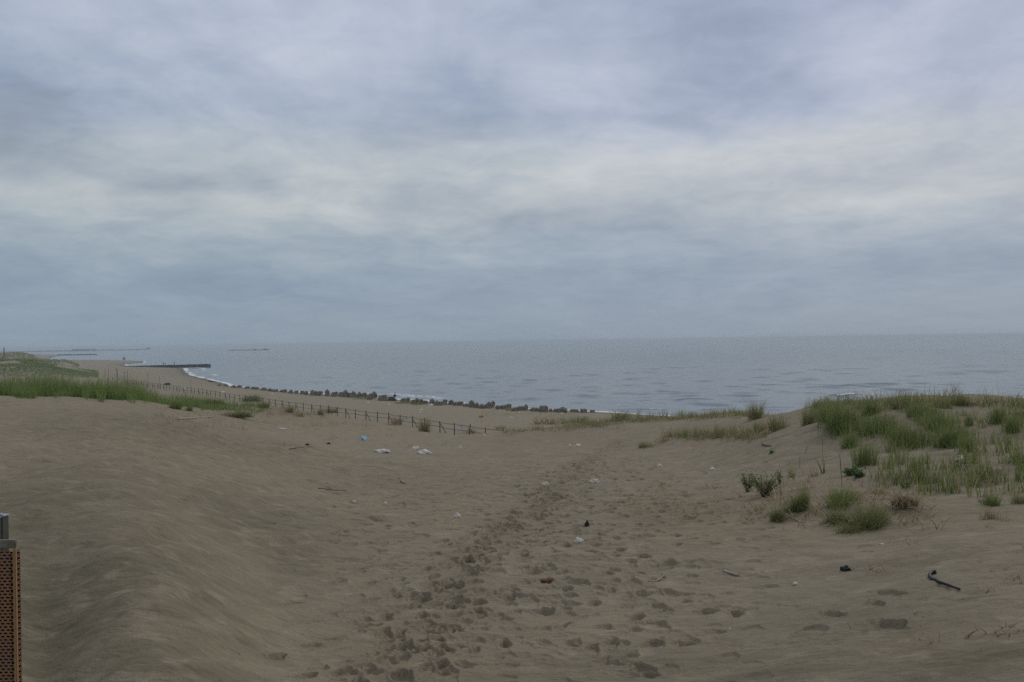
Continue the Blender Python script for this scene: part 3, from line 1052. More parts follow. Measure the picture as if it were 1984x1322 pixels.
GC = 'grass tufts along the dune crest'
for a in [
    ('mixed', 1469, 810, 40, 40, 'shaggy grass clump with dark brown base at the left end of the right dune'),
    ('mixed', 1541, 795, 27, 46, 'wide olive grass clump on the dune crest under the open water'),
    ('mixed', 1593, 789, 21, 36, 'short yellowish tuft on the dune crest just left of the biggest green mass'),
    ('mixed', 1509, 832, 38, 40, 'rounded grass clump with drooping straw blades on the sandy slope before the crest'),
    ('mixed', 1567, 822, 40, 36, 'upright grass clump touching the left edge of the biggest green mass'),
    ('green', 1632, 832, 60, 78, 'biggest dense green grass mass in the middle of the right dune'),
    ('green', 1612, 815, 40, 50, 'green grass rising at the back left of the biggest green mass'),
    ('green', 1694, 803, 36, 46, 'tall green tuft on the crest right of the biggest green mass'),
    ('green', 1668, 902, 60, 56, 'tall dark green clump at the foot of the dune, above the ivy-like plant'),
    ('green', 1652, 868, 36, 40, 'green clump joining the biggest mass to the tall one at the dune foot'),
    ('green', 1684, 840, 34, 44, 'mid slope green clump behind the tall clump at the dune foot'),
    ('green', 1718, 838, 34, 48, 'green clump in the middle of the grassy band right of the biggest mass'),
    ('green', 1750, 862, 40, 46, 'green clump at the lower end of the middle grassy band'),
    ('mixed', 1750, 792, 24, 44, 'olive tuft on the crest at the head of the right grassy band'),
    ('green', 1776, 806, 28, 44, 'green tuft just below the crest in the right grassy band'),
    ('green', 1803, 832, 36, 48, 'green clump halfway down the right grassy band'),
    ('green', 1822, 866, 40, 42, 'green clump near the low end of the right grassy band'),
    ('green', 1850, 862, 38, 40, 'green clump beside the low end of the right grassy band'),
    ('green', 1876, 876, 38, 34, 'last green clump of the right grassy band, above the crumpled white bag'),
    ('mixed', 1826, 790, 30, 54, 'broad olive clump on the highest part of the dune crest'),
    ('green', 1853, 784, 26, 30, 'slim green tuft on the highest part of the dune crest'),
    ('mixed', 1878, 784, 18, 28, 'small tuft on the crest right of the highest grass'),
    ('green', 1883, 824, 28, 24, 'single neat green tuft alone on bare sand below the right crest'),
    ('green', 1936, 820, 42, 36, 'green clump on the far right slope'),
    ('green', 1962, 838, 42, 38, 'green clump near the right edge, lower on the slope'),
    ('bushy', 1982, 808, 30, 40, 'dark dense bush at the right edge of the picture'),
    ('sparse', 1722, 876, 38, 34, 'thin upright grass between the tall clump and the middle band'),
    ('sparse', 1745, 900, 40, 30, 'thin grass on the slope right of the tall clump at the dune foot'),
    ('sparse', 1420, 842, 30, 22, 'narrow upright tuft at the left of the small tufts on the sand lip'),
    ('straw', 1446, 848, 22, 24, 'straw-coloured tuft low on the sand lip beside the narrow upright tuft'),
    ('mixed', 1474, 836, 28, 28, 'yellow-green tuft below the shaggy dark-based clump'),
    ('sparse', 1329, 848, 32, 20, 'leftmost dark upright tuft on the middle sand lip'),
    ('sparse', 1347, 842, 26, 16, 'slim pale tuft next to the leftmost dark upright one'),
    ('straw', 1394, 847, 30, 30, 'straw and brown tuft in the middle of the sand lip'),
    ('sparse', 1386, 842, 30, 16, 'thin green tuft directly left of the straw and brown one'),
    ('mixed', 1206, 815, 26, 50, 'widest yellow-green tuft on the low crest in the centre right'),
    ('sparse', 1237, 812, 28, 14, 'thin tall tuft immediately right of the widest yellow-green one'),
    ('sparse', 1283, 810, 22, 30, 'loose yellow tuft in the middle of the low crest'),
    ('sparse', 1262, 811, 16, 34, 'short loose tuft left of the middle of the low crest'),
    ('sparse', 1318, 808, 20, 24, 'upright tuft on the right half of the low crest'),
    ('sparse', 1343, 808, 16, 26, 'short tuft near the right end of the low crest'),
    ('sparse', 1386, 806, 20, 22, 'tuft at the right end of the low crest before the dune rises'),
    ('sparse', 1416, 801, 17, 28, 'small tuft where the low crest begins to rise'),
    ('straw', 1059, 822, 20, 70, 'wide straw-brown clump behind the crest right of the fence end'),
    ('mixed', 1120, 819, 17, 46, 'pale yellow-green clump right of the wide straw-brown one'),
    ('sparse', 1095, 822, 16, 26, 'small clump between the straw-brown and yellow-green ones'),
    ('mixed', 1252, 866, 14, 30, 'low green tuft on bare sand beside the top of the footpath'),
    ('straw', 1288, 856, 14, 30, 'low straw tuft right of the one beside the footpath'),
    ('straw', 772, 823, 24, 44, 'reddish straw clump in front of the fence'),
    ('mixed', 825, 837, 34, 30, 'dark olive bush covering part of the fence'),
    ('straw', 912, 840, 16, 34, 'brown straw tuft in front of the last fence posts'),
    ('straw', 970, 832, 12, 30, 'faint brown tuft at the very end of the fence'),
    ('bushy', 450, 807, 17, 60, 'wide grey-green bush left of the white flat litter', ),
    ('mixed', 561, 799, 16, 24, 'dark tuft among the dry patch in front of the fence'),
    ('straw', 580, 807, 12, 22, 'brown tuft in the dry patch, below its dark neighbour'),
    ('mixed', 620, 804, 15, 22, 'neat yellow-green tuft alone in front of the fence'),
    ('mixed', 646, 800, 14, 34, 'yellowish clump at the foot of the fence'),
    ('green', 507, 790, 14, 26, 'small green clump at the right end of the left meadow'),
    ('bushy', 411, 784, 16, 42, 'dark leafy bush among the right end of the left meadow'),
    ('green', 338, 792, 20, 30, 'dark green bush on the sand in front of the left meadow'),
    ('green', 368, 796, 14, 18, 'small green tuft right of the dark green bush in front of the meadow'),
    ('bushy', 490, 778, 18, 40, 'dark green bush before the fence, behind the right end of the meadow'),
    ('bushy', 1668, 1024, 62, 84, 'largest bushy grass clump on the sand in the right foreground'),
    ('bushy', 1622, 1014, 38, 52, 'lower bushy wing on the left side of the largest foreground clump'),
    ('bushy', 1700, 1016, 46, 44, 'bushy wing on the right side of the largest foreground clump'),
    ('mixed', 1650, 1030, 26, 60, 'low yellowish skirt of blades in front of the largest foreground clump'),
    ('mixed', 1640, 968, 26, 70, 'loose yellow-green grass on the small mound behind the largest clump'),
    ('straw', 1690, 955, 18, 70, 'straw and litter on the small mound under the ivy-like plant'),
    ('sparse', 1575, 925, 22, 30, 'thin dry tuft left of the V-shaped yellow-green leaves'),
    ('green', 1625, 985, 46, 70, 'bright green grass behind the largest bushy clump'),
    ('bushy', 1507, 1008, 44, 32, 'small compact tuft, lowest left of the foreground plants'),
    ('bushy', 1538, 990, 44, 44, 'rounded tuft between the compact one and the largest bushy clump'),
    ('green', 1554, 986, 56, 26, 'thin bright green grass growing out of the rounded tuft'),
    ('sparse', 1530, 925, 28, 26, 'thin reddish-based grass right of the olive-leaved shrub'),
    ('sparse', 1812, 935, 36, 30, 'round upright tuft standing below the crumpled white bag'),
    ('straw', 1928, 1006, 32, 60, 'reddish straw tuft low at the right edge'),
    ('green', 1922, 980, 32, 40, 'broad green blades rising from the reddish straw tuft'),
    ('mixed', 1978, 975, 30, 40, 'dry tuft cut by the right edge of the picture'),
    ('spike', 1897, 1090, 17, 12, 'topmost of the little grass spikes at the right'),
    ('spike', 1919, 1108, 16, 15, 'wider little spike below the topmost one at the right'),
    ('spike', 1947, 1105, 16, 12, 'little spike to the right of the wider one'),
    ('spike', 1976, 1104, 12, 10, 'tiny spike at the right edge above the lowest one'),
    ('spike', 1975, 1130, 20, 16, 'lowest little straw spike at the right edge'),
    ('spike', 1518, 1026, 12, 8, 'tiny brown spike in front of the compact tuft'),
]:
    put_tuft(*a)


# --- masses of grass nobody could count
def grass_stuff(name, pts, hs, ws, leans, cols, seed, mat_=M_grass):
    rng = np.random.default_rng(seed)
    pts = np.asarray(pts, float)
    me = blades_mesh(name, pts, np.asarray(hs), np.asarray(ws), np.asarray(leans), np.asarray(cols), rng, 3, .4)
    o = link_mesh(name, me, mat_)
    tag(o, kind='stuff')
    return o


def left_meadow():
    rng = np.random.default_rng(5)
    edge_x = [-260, 0, 60, 120, 200, 300, 340, 400, 450, 520]
    edge_y = [768, 771, 775, 773, 777, 783, 782, 781, 778, 776]
    pxs = np.linspace(-260, 520, 79)
    df = np.interp(pxs, [-260, 0, 120, 250, 340, 420, 520], [44, 44, 46, 47.5, 50, 54, 60])
    n = 30000
    px = rng.uniform(-260, 520, n)
    keep = rng.uniform(0, 1, n) < np.interp(px, [-260, 330, 420, 520], [1, 1, .7, .3])
    px = px[keep]
    n = len(px)
    d = np.interp(px, pxs, df) + rng.uniform(0, 1, n) ** 1.3 * np.interp(px, [0, 300, 520], [15, 12, 7]) + 3.4 * fbm(px / 15.0, px * 0 + 3.3, 3, 8)
    x = (px - 992) / F * d
    # patchy density
    pt = fbm(x / 2.2, d / 2.2, 3, 14)
    keep = pt > rng.uniform(-.55, .15, n)
    x, d, px, pt = x[keep], d[keep], px[keep], pt[keep]
    n = len(x)
    d = np.maximum(d, 40)
    z = ground_z(x, d) - .03
    H = np.interp(px, [-260, 0, 200, 260, 310, 400, 520], [1.0, 1.05, 1.3, 1.25, .85, .5, .3]) * rng.uniform(.45, 1.15, n) * (1 + .9 * pt)
    H *= np.interp(d - np.interp(px, pxs, df), [0, 2.0, 6], [.45, .8, 1.1])
    dry = vnoise(x / 3.0, d / 3.0, 88) + .5
    cols = np.where((rng.uniform(0, 1, n) < .05 + .25 * dry * (dry > .6))[:, None], pick(rng, n, (STRAW, 1), (BROWN, .5)), pick(rng, n, (LUSH, .75), (GREEN, .3)))
    grass_stuff('meadow_grass', np.stack([x, d, z], -1), H, .020 * rng.uniform(.6, 1.3, n), np.abs(rng.normal(.3, .2, n)), cols, 6)
    # thin dry seed stalks behind and above
    n = 420
    px = rng.uniform(-100, 300, n)
    d = np.interp(px, pxs, df) + rng.uniform(5, 16, n)
    x = (px - 992) / F * d
    z = ground_z(x, d)
    cols = pick(rng, n, (STRAW, .5), (BROWN, .5), (OLIVE, .6))
    grass_stuff('seed_stalks', np.stack([x, d, z], -1), rng.uniform(1.0, 1.6, n), np.full(n, .014), np.abs(rng.normal(.1, .08, n)), cols, 7)


left_meadow()


def scatter_clumps(name, spots, seed, per=(6, 18), h=(.15, .35), rad=.12, pal=((STRAW, .5), (BROWN, .4), (OLIVE, .5)), width=.010, lean=.4):
    rng = np.random.default_rng(seed)
    P, H, W, L, C = [], [], [], [], []
    for x, y, s in spots:
        k = int(rng.integers(*per))
        a, r = rng.uniform(0, 6.28, k), rad * s * np.sqrt(rng.uniform(0, 1, k))
        xx, yy = x + r * np.cos(a), y + r * np.sin(a)
        zz = ground_z(xx, yy) - .02
        P.append(np.stack([xx, yy, zz], -1))
        H.append(rng.uniform(*h) * rng.uniform(.6, 1.1, k) * s)
        W.append(width * rng.uniform(.7, 1.3, k))
        L.append(np.abs(rng.normal(lean, .2, k)))
        C.append(pick(rng, k, *pal))
    grass_stuff(name, np.concatenate(P), np.concatenate(H), np.concatenate(W), np.concatenate(L), np.concatenate(C), seed)


def px_spots(n, x0, x1, y0, y1, s=(.7, 1.3)):
    out = []
    while len(out) < n:
        px, py = random.uniform(x0, x1), random.uniform(y0, y1)
        x, y, z, d = hit(px, py)
        if d < 100:
            out.append((x, y, random.uniform(*s)))
    return out


def band_spots(n, a, b, w):
    out = []
    for k in range(n):
        f = random.random()
        x, y, z, d = hit(a[0] + (b[0] - a[0]) * f + random.gauss(0, w * .6), a[1] + (b[1] - a[1]) * f + random.gauss(0, w * .3))
        if d < 100:
            out.append((x, y, random.uniform(.7, 1.3)))
    return out


scatter_clumps('dry_dune_growth', px_spots(70, 300, 720, 790, 832) + px_spots(36, 520, 700, 788, 806) + px_spots(50, 985, 1200, 815, 836) + px_spots(22, 380, 900, 830, 870, (.4, .8))
               + px_spots(26, 1180, 1440, 800, 812) + px_spots(26, 1290, 1480, 836, 852), 31, rad=.3, h=(.18, .42))
def line_spots(n, pts, jit, s_=(.7, 1.3)):
    out = []
    for k in range(n):
        px = random.uniform(pts[0][0], pts[-1][0])
        x, y, z, d = hit(px, pl(px, pts) + random.gauss(0, jit))
        if d < 80:
            out.append((x, y, random.uniform(*s_)))
    return out


scatter_clumps('crest_fringe', line_spots(330, [(1140, 821), (1210, 816), (1300, 812), (1380, 808), (1440, 804), (1500, 800)], 3.0) + line_spots(110, [(1580, 786), (1700, 782), (1840, 779), (1990, 786)], 4.0) + line_spots(110, [(1290, 848), (1340, 846), (1480, 848)], 3.0)
               + line_spots(170, [(975, 838), (1060, 826), (1170, 822)], 4.0), 37, per=(5, 16), h=(.18, .5), rad=.28,
               pal=((OLIVE, .6), (STRAW, .6), (GREEN, .55), (BROWN, .2)), lean=.4, width=.014)
scatter_clumps('slope_grass', px_spots(40, 1760, 1990, 905, 965) + px_spots(18, 1700, 1800, 885, 950) + px_spots(26, 1850, 1990, 785, 860) + px_spots(22, 1860, 1990, 860, 905) + px_spots(40, 1440, 1780, 780, 800),
               32, per=(8, 34), h=(.2, .5), rad=.17, pal=((GREEN, .75), (DEEP, .2), (OLIVE, .3), (STRAW, .2)), lean=.3, width=.012)
scatter_clumps('green_slope_cover', band_spots(44, (1605, 792), (1665, 862), 24) + band_spots(30, (1690, 820), (1775, 868), 11) + band_spots(46, (1755, 788), (1875, 872), 12),
               36, per=(20, 60), h=(.3, .62), rad=.38, pal=((GREEN, .8), (DEEP, .3), (STRAW, .12)), lean=.3)
scatter_clumps('strewn_litter', px_spots(60, 1200, 1460, 940, 1010, (.5, 1)) + px_spots(130, 1480, 1800, 925, 1025, (.6, 1.4)) + px_spots(24, 1640, 1984, 1000, 1260, (.4, .9)) + px_spots(40, 1440, 1500, 950, 1010, (.4, .9)),
               33, per=(3, 9), h=(.10, .26), rad=.2, pal=((STRAW, .5), (BROWN, .7)), lean=1.3, width=.012)


def far_dune_scrub():
    rng = np.random.default_rng(44)
    P, H, C = [], [], []
    th = rng.uniform(-120, 195, 26000)
    y = np.where(rng.uniform(0, 1, 26000) < .72, rng.normal(326, 16, 26000), rng.normal(428, 16, 26000))
    x = (th - 992) / F * y
    m1 = fbm(x / 16, y / 9, 3, 71)
    lim = np.where(y < 380, 195, 158)
    keep = (m1 > -.08) & (th < lim - 5)
    x, y = x[keep], y[keep]
    n = len(x)
    z = ground_z(x, y) - .05
    grass_stuff('far_dune_scrub', np.stack([x, y, z], -1), rng.uniform(.35, .9, n), np.full(n, .22), np.abs(rng.normal(.5, .25, n)), pick(rng, n, (LUSH, .8), (GREEN, .6), (OLIVE, .35)), 45)
    # sparse strip plants on the beach behind the fence, right of centre
    n = 2600
    px = rng.uniform(930, 1170, n)
    d = rng.uniform(88, 135, n)
    x = (px - 992) / F * d
    keep = fbm(x / 7, d / 7, 2, 72) > -.02
    x, d = x[keep], d[keep]
    n = len(x)
    grass_stuff('beach_strip_plants', np.stack([x, d, ground_z(x, d) - .02], -1), rng.uniform(.12, .38, n), np.full(n, .03), np.abs(rng.normal(.5, .25, n)), pick(rng, n, (OLIVE, .9), (GREEN, .5), (STRAW, .3)), 46)
    # green skirts at the foot of some blocks
    pts = []
    for px, py, w in [(780, 782, 16), (810, 784, 12), (700, 773, 18), (990, 795, 10)]:
        bx, by, bz, bd = hit(px, py)
        for k in range(160):
            pts.append((bx + random.gauss(0, w / F * bd * .6), by + random.gauss(0, 2.5)))
    pts = np.array(pts)
    n = len(pts)
    grass_stuff('block_foot_plants', np.stack([pts[:, 0], pts[:, 1], ground_z(pts[:, 0], pts[:, 1])], -1), rng.uniform(.15, .45, n), np.full(n, .06), np.abs(rng.normal(.5, .25, n)), pick(rng, n, (OLIVE, .9), (GREEN, .6)), 47)


far_dune_scrub()


# ------------------------------------------------------------------ leafy foreground plants
def leaves_mesh(name, seed, n, size, shape, cols, aspect=1.6):
    """n oval leaves spread through a volume; shape(rng, n) gives the centres"""
    rng = np.random.default_rng(seed)
    c = shape(rng, n)
    V, C = np.empty((n, 6, 3), np.float32), np.empty((n, 6, 4), np.float32)
    u = rng.normal(0, 1, (n, 3)); u[:, 2] = np.abs(u[:, 2]) + .2
    u /= np.linalg.norm(u, axis=1)[:, None]
    w = np.cross(u, rng.normal(0, 1, (n, 3)))
    w /= np.linalg.norm(w, axis=1)[:, None]
    s = size * rng.uniform(.6, 1.3, (n, 1))
    nn = np.cross(u, w)
    for k, (a, b, e) in enumerate([(-.5, 0, 0), (-.15, .5 / aspect, .06), (.25, .42 / aspect, .05), (.5, 0, -.06), (.25, -.42 / aspect, .05), (-.15, -.5 / aspect, .06)]):
        V[:, k] = c + u * s * a + w * s * b + nn * s * e
    C[:, :, :3] = pick(rng, n, *cols)[:, None]
    C[..., 3] = 1
    Q = np.stack([np.arange(n)[:, None] * 6 + np.array([0, 1, 2, 5]), np.arange(n)[:, None] * 6 + np.array([2, 3, 4, 5])], 1).reshape(-1, 4)
    me = quads_mesh(name, V.reshape(-1, 3), Q)
    a = me.color_attributes.new('col', 'FLOAT_COLOR', 'POINT')
    a.data.foreach_set('color', C.ravel())
    return me


def shrub(px, py, wpx, hpx, label, cols, n=260, leaf=.035, stems=14, name='leafy_shrub', cat='shrub', flat=False):
    x, y, z, d = hit(px, py)
    w, h = wpx / F * d, hpx / F * d
    root = empty(name, (x, y, z))
    tag(root, label, cat)
    g = random.Random(px)
    tips = []
    bm = bmesh.new()
    for k in range(stems):
        a, l = g.uniform(0, 6.28), g.uniform(.15, 1) ** .6
        tip = Vector((math.cos(a) * w / 2 * l, math.sin(a) * w / 2 * l * .8, h * (g.uniform(.55, 1.0) if not flat else g.uniform(.3, .7))))
        pts = [Vector((0, 0, -.03)) + Vector((tip.x * .1, tip.y * .1, 0)), Vector((tip.x * .45, tip.y * .45, tip.z * .5)), tip]
        tips.append(pts)
        add_tube(bm, pts, [.006, .005, .002], 5)
    bm_obj('stem', bm, M_dstick, root, True)

    def shp(rng, n_):
        k = rng.integers(0, stems, n_)
        s = rng.uniform(.3, 1.05, n_)
        P = np.array([[tuple(p) for p in tp] for tp in tips])
        A = np.where(s[:, None] < .5, P[k, 0] + (P[k, 1] - P[k, 0]) * (s[:, None] * 2), P[k, 1] + (P[k, 2] - P[k, 1]) * (s[:, None] * 2 - 1))
        return A + rng.normal(0, .022 * (1 + w), (n_, 3))
    me = leaves_mesh('foliage', px, n, leaf, shp, cols)
    link_mesh('foliage', me, M_leaf, root)
    return root


shrub(1449, 953, 40, 36, 'olive-leaved little shrub, leftmost of the foreground plants', ((OLIVE, .6), (GREEN, .5), (BROWN, .15)), 420, .030, 20)
shrub(1482, 962, 66, 46, 'bushy olive and green shrub beside the leftmost little shrub', ((OLIVE, .5), (GREEN, .6), (BROWN, .25)), 900, .030, 30)
shrub(1511, 938, 22, 30, 'small dark-leaved sprig right of the bushy olive shrub', ((OLIVE, .5), (DEEP, .5)), 120, .03, 8)
shrub(1648, 921, 30, 17, 'left half of the dark green ivy-like plant below the tall dune clump', ((DEEP, 1),), 420, .05, 16, 'creeping_plant', 'plant', True)
shrub(1663, 925, 26, 13, 'right half of the dark green ivy-like plant below the tall dune clump', ((DEEP, 1),), 300, .05, 12, 'creeping_plant', 'plant', True)
shrub(1494, 879, 11, 8, 'single small bright green weed on the bare sand slope', ((LUSH, 1),), 60, .06, 6, 'weed', 'plant', True)
shrub(1752, 945, 24, 12, 'low green leafy weed above the flattened dead grass', ((LUSH, .5), (GREEN, .5)), 120, .045, 8, 'weed', 'plant', True)
shrub(1655, 1022, 30, 14, 'dark green low leaves under the front of the largest bushy clump', ((DEEP, .7), (LUSH, .3)), 150, .05, 9, 'weed', 'plant', True)


def dead_fan():
    x, y, z, d = hit(1752, 985)
    rng = np.random.default_rng(91)
    n = 300
    a = rng.uniform(0, 6.28, n)
    r = .10 * np.sqrt(rng.uniform(0, 1, n))
    roots = np.stack([r * np.cos(a) * 2, r * np.sin(a), rng.uniform(0, .06, n)], -1)
    me = blades_mesh('dead_grass', roots, rng.uniform(.15, .5, n), .010 * rng.uniform(.6, 1.3, n), rng.uniform(.9, 1.8, n), pick(rng, n, (BROWN, .7), (STRAW, .7)), rng, 5, 1.45)
    o = link_mesh('dead_grass_heap', me, M_grass)
    o.location = (x, y, z)
    tag(o, 'flattened fan of dead brown grass right of the largest bushy clump', 'dead grass')


dead_fan()


def broad_leaves():
    x, y, z, d = hit(1592, 918)
    rng = np.random.default_rng(4)
    roots = np.array([(0, 0, 0), (.03, 0, 0), (.05, .01, 0), (.01, .02, 0), (.06, 0, 0)], float)
    me = blades_mesh('leaf', roots, np.array([.38, .36, .28, .2, .17]), np.array([.03, .032, .026, .024, .024]), np.array([.45, .06, .1, .4, .3]),
                     np.array([(.11, .14, .035)] * 5), rng, 5, .2, np.array([math.pi, 0, 0, math.pi, 0]))
    o = link_mesh('broad_leaved_plant', me, M_leaf)
    o.location = (x, y, z)
    tag(o, 'plant with two long yellow-green blades forming a V behind the foreground clump', 'plant')


broad_leaves()


def stalk(px, py0, py1, dxp, label, r=.004):
    x, y, z, d = hit(px, py0)
    h = (py0 - py1) / F * d
    bm = bmesh.new()
    k = dxp / F * d
    add_tube(bm, [(0, 0, -.03), (k * .3, 0, h * .4), (k * .7, .02, h * .8), (k, .03, h)], [r, r * .9, r * 1.5, r * .6], 5)
    o = bm_obj('dry_stalk', bm, M_dstick, None, True)
    o.location = (x, y, z)
    tag(o, label, 'stalk')


stalk(1632, 962, 879, -3, 'tallest dark dry stalk rising through the foreground grass')
stalk(1549, 906, 885, 2, 'short dark stalk standing on the sand behind the foreground plants')
stalk(1560, 880, 863, 7, 'slanting dry stalk on the bare slope behind the foreground plants')
stalk(1594, 900, 848, 1, 'thin pale stalk behind the V-shaped yellow-green leaves', .003)
stalk(1512, 985, 947, 3, 'thin stalk standing above the small compact tuft', .003)
stalk(1466, 945, 920, -2, 'thin stalk standing above the olive-leaved shrubs', .003)


# ------------------------------------------------------------------ timber fence along the beach
def build_fence():
    A, B = Vector((-1.0, 87.0)), Vector((-108.0, 252.0))
    L = (B - A).length
    n = 62
    dirv = (B - A) / L
    ang = math.atan2(dirv.y, dirv.x)
    root = empty('timber_fence', (A.x, A.y, 3.0))
    tag(root, 'long low dark timber post and rail fence running along the beach', 'fence')
    tops = []
    for k in range(n):
        q = A + dirv * (L * k / (n - 1) + (random.uniform(-.2, .2) if 0 < k < n - 1 else 0))
        z = float(ground_z(np.array([q.x]), np.array([q.y]))[0])
        tops.append((q, z))
    zt = [z for _, z in tops]
    zt = [np.mean(zt[max(0, k - 2):k + 3]) for k in range(n)]
    pm = []
    for v in range(3):
        bm = bmesh.new()
        hh = (1.25, 1.18, 1.32)[v]
        add_tube(bm, [(0, 0, -.4), (.01 * v, 0, .5), (.015 * (v - 1), .01, hh)], [.058, .054, .048], 8)
        me = bpy.data.meshes.new('post')
        bm.to_mesh(me)
        bm.free()
        me.materials.append(M_post)
        pm.append(me)
    for k, (q, z) in enumerate(tops):
        o = bpy.data.objects.new('post', pm[k % 3 if random.random() < .7 else random.randrange(3)])
        COL.objects.link(o)
        o.parent = root
        o.location = (q.x - A.x, q.y - A.y, zt[k] - 3.0)
        o.rotation_euler = (random.gauss(0, .025), random.gauss(0, .03), random.uniform(0, 6))
    for hh in (1.10, .58):
        bm = bmesh.new()
        pts = []
        for k in range(n):
            p0 = Vector((tops[k][0].x - A.x, tops[k][0].y - A.y, zt[k] - 3.0 + hh + random.uniform(-.05, .04)))
            if pts:
                pts.append((pts[-1] + p0) / 2 - Vector((0, 0, random.uniform(0, .06))))
            pts.append(p0)
        add_tube(bm, pts, .026, 6)
        bm_obj('rail', bm, M_post, root, True)
    for k in range(0, n - 1, 2):
        if random.random() < .12:
            continue
        p0 = Vector((tops[k][0].x - A.x, tops[k][0].y - A.y, zt[k] - 3.0 + 1.0))
        p1 = Vector((tops[k][0].x - A.x, tops[k][0].y - A.y, zt[k] - 3.0)) - Vector((dirv.x, dirv.y, 0)) * (1.35 if k else -1.35) * (1 if k else 1) + Vector((0, 0, .02))
        bm = bmesh.new()
        add_tube(bm, [p0, p1], .045, 6)
        bm_obj('brace', bm, M_post, root, True)
    # notice boards tied to the rails
    for s, wd, hd, lab in ((8.3 / L * (n - 1), .48, .72, 'larger white notice board tied to the fence'), (16.9 / L * (n - 1) + 1.3, .42, .5, 'smaller pale notice board farther along the fence')):
        k = int(s)
        f = s - k
        q = tops[k][0].lerp(tops[k + 1][0], f)
        o = empty('notice_board', (q.x + .08, q.y - .09, zt[k] + 1.0))
        o.rotation_euler = (0, 0, ang + math.pi)
        tag(o, lab, 'notice board')
        bm = bmesh.new()
        add_box(bm, (0, 0, -.08), (wd, .025, hd), None, .006)
        bm_obj('panel', bm, M_board, o)
        bm = bmesh.new()
        for t_ in range(5):
            add_box(bm, (random.uniform(-.02, .02), .0155, -.08 + hd * (.30 - .14 * t_)), (wd * random.uniform(.5, .75), .004, .03))
        bm_obj('faded_print', bm, mat('faded_print%d' % k, (.33, .34, .37), .7), o)


build_fence()


# ------------------------------------------------------------------ wave blocks along the waterline
def block_mesh(seed):
    g = np.random.default_rng(seed)
    bm = bmesh.new()
    bmesh.ops.create_cube(bm, size=1.0)
    bmesh.ops.bevel(bm, geom=list(bm.edges), offset=.07 + .05 * g.uniform(), segments=2, affect='EDGES')
    # stubby legs on the free faces
    for ax in ((0, 0, 1), (1, 0, 0), (-1, 0, 0), (0, -1, 0)):
        if g.uniform() < .3:
            c = Vector(ax) * .56
            s = [.42, .42, .42]
            k = [abs(v) for v in ax].index(1)
            s[k] = .24
            add_box(bm, c, s, None, .06)
    bmesh.ops.subdivide_edges(bm, edges=list(bm.edges), cuts=1, use_grid_fill=True)
    for v in bm.verts:
        p = v.co
        v.co = p * (1 + .05 * math.sin(p.x * 7 + seed) * math.cos(p.y * 6 - seed) + .035 * math.sin(p.z * 9 + seed * 2) + g.normal(0, .014))
    me = bpy.data.meshes.new('concrete_block')
    bm.normal_update()
    bm.to_mesh(me)
    bm.free()
    me.materials.append(M_block)
    return me


BLOCKS = [(424, 745.5, 748, 6), (437, 746, 749, 7), (452, 747.8, 751.5, 7), (463, 748, 752, 8), (479, 750.3, 754, 8), (490, 750.5, 754.5, 7), (497, 751.5, 755, 8), (510, 752.5, 757, 9),
          (522, 754.5, 758.5, 8), (532, 755, 759.5, 9), (545, 756.5, 760, 7), (552, 756, 761, 7), (563, 757, 763, 7), (574, 757.5, 763.5, 7), (585, 758.5, 764.5, 8), (593, 759.5, 766, 7),
          (604, 758.5, 767, 8), (612, 760, 767, 6), (620, 759, 767.5, 8), (634, 758.3, 768, 9), (645, 762, 769, 8), (651, 760, 768.5, 8), (660, 761, 769, 7), (668, 759, 770, 9), (676, 761.5, 770, 8),
          (684, 762, 771, 10), (696, 762.5, 771, 7), (706, 762.5, 771.5, 8), (716, 766, 775, 10), (724, 762.5, 772, 10), (742, 766.5, 777, 15), (781, 773, 780, 8), (790, 772.5, 781, 8), (800, 776, 783, 7),
          (808, 774.5, 783.5, 10), (815, 774, 783.5, 9), (824, 777, 783, 8), (836, 776, 785, 10), (846, 779, 786, 9), (853, 779, 786, 7), (862, 775.5, 784.5, 10), (874, 777.5, 784.5, 9),
          (882, 780, 786.5, 8), (892, 779, 786.5, 10), (902, 783, 788.5, 9), (914, 779.5, 790, 9), (923, 781.5, 791, 9), (933, 785, 792, 11), (947, 781.5, 792, 10), (954.5, 779.5, 790, 8),
          (965, 787, 793.5, 9), (976, 785.5, 793.5, 9), (986, 783.5, 793, 9), (1000, 790.5, 797, 12), (1010, 788, 796, 8), (1019, 787, 796, 8), (1036, 791, 797.5, 14), (1053, 787.5, 799, 14),
          (1067, 793.5, 798.5, 8), (1077, 793, 799, 8), (1090, 792, 800, 14), (1114, 794, 799.5, 15), (1131, 793, 800, 11), (1148, 795, 800, 8)]
BM = [block_mesh(s) for s in range(8)]
ORD = ['first', 'second', 'third', 'fourth', 'fifth', 'sixth', 'seventh', 'eighth', 'ninth', 'tenth', 'eleventh', 'twelfth']
SPECIAL = {742: 'largest squared concrete block, standing beside the dark rounded rock', 668: 'tall dark concrete block, highest of the left half of the row',
           634: 'upright dark block with sand at its foot, left half of the row', 1053: 'tall squared block before white surf near the right end of the row',
           954.5: 'block set behind and above its neighbour in the right half of the row', 947: 'block in front of the raised one in the right half of the row',
           914: 'tall narrow block just left of a lower one, right half of the row', 1148: 'last small block at the right end of the row', 1131: 'rounded block second from the right end of the row',
           1114: 'widest low block near the right end of the row', 1090: 'dark wide block between the tall squared one and the right end', 716: 'low dark block sunk before the others, left of the largest block',
           424: 'first tiny dark block at the far left end of the row', 724: 'tall block directly left of the largest squared block', 862: 'rounded high block above white litter, middle of the row',
           836: 'block just left of the gap with white litter on the sand', 1036: 'low broad block left of the tall squared one', 1000: 'low broad block among the right half of the row'}
left_i = sorted([b[0] for b in BLOCKS if b[0] < 742 and b[0] not in SPECIAL], reverse=True)
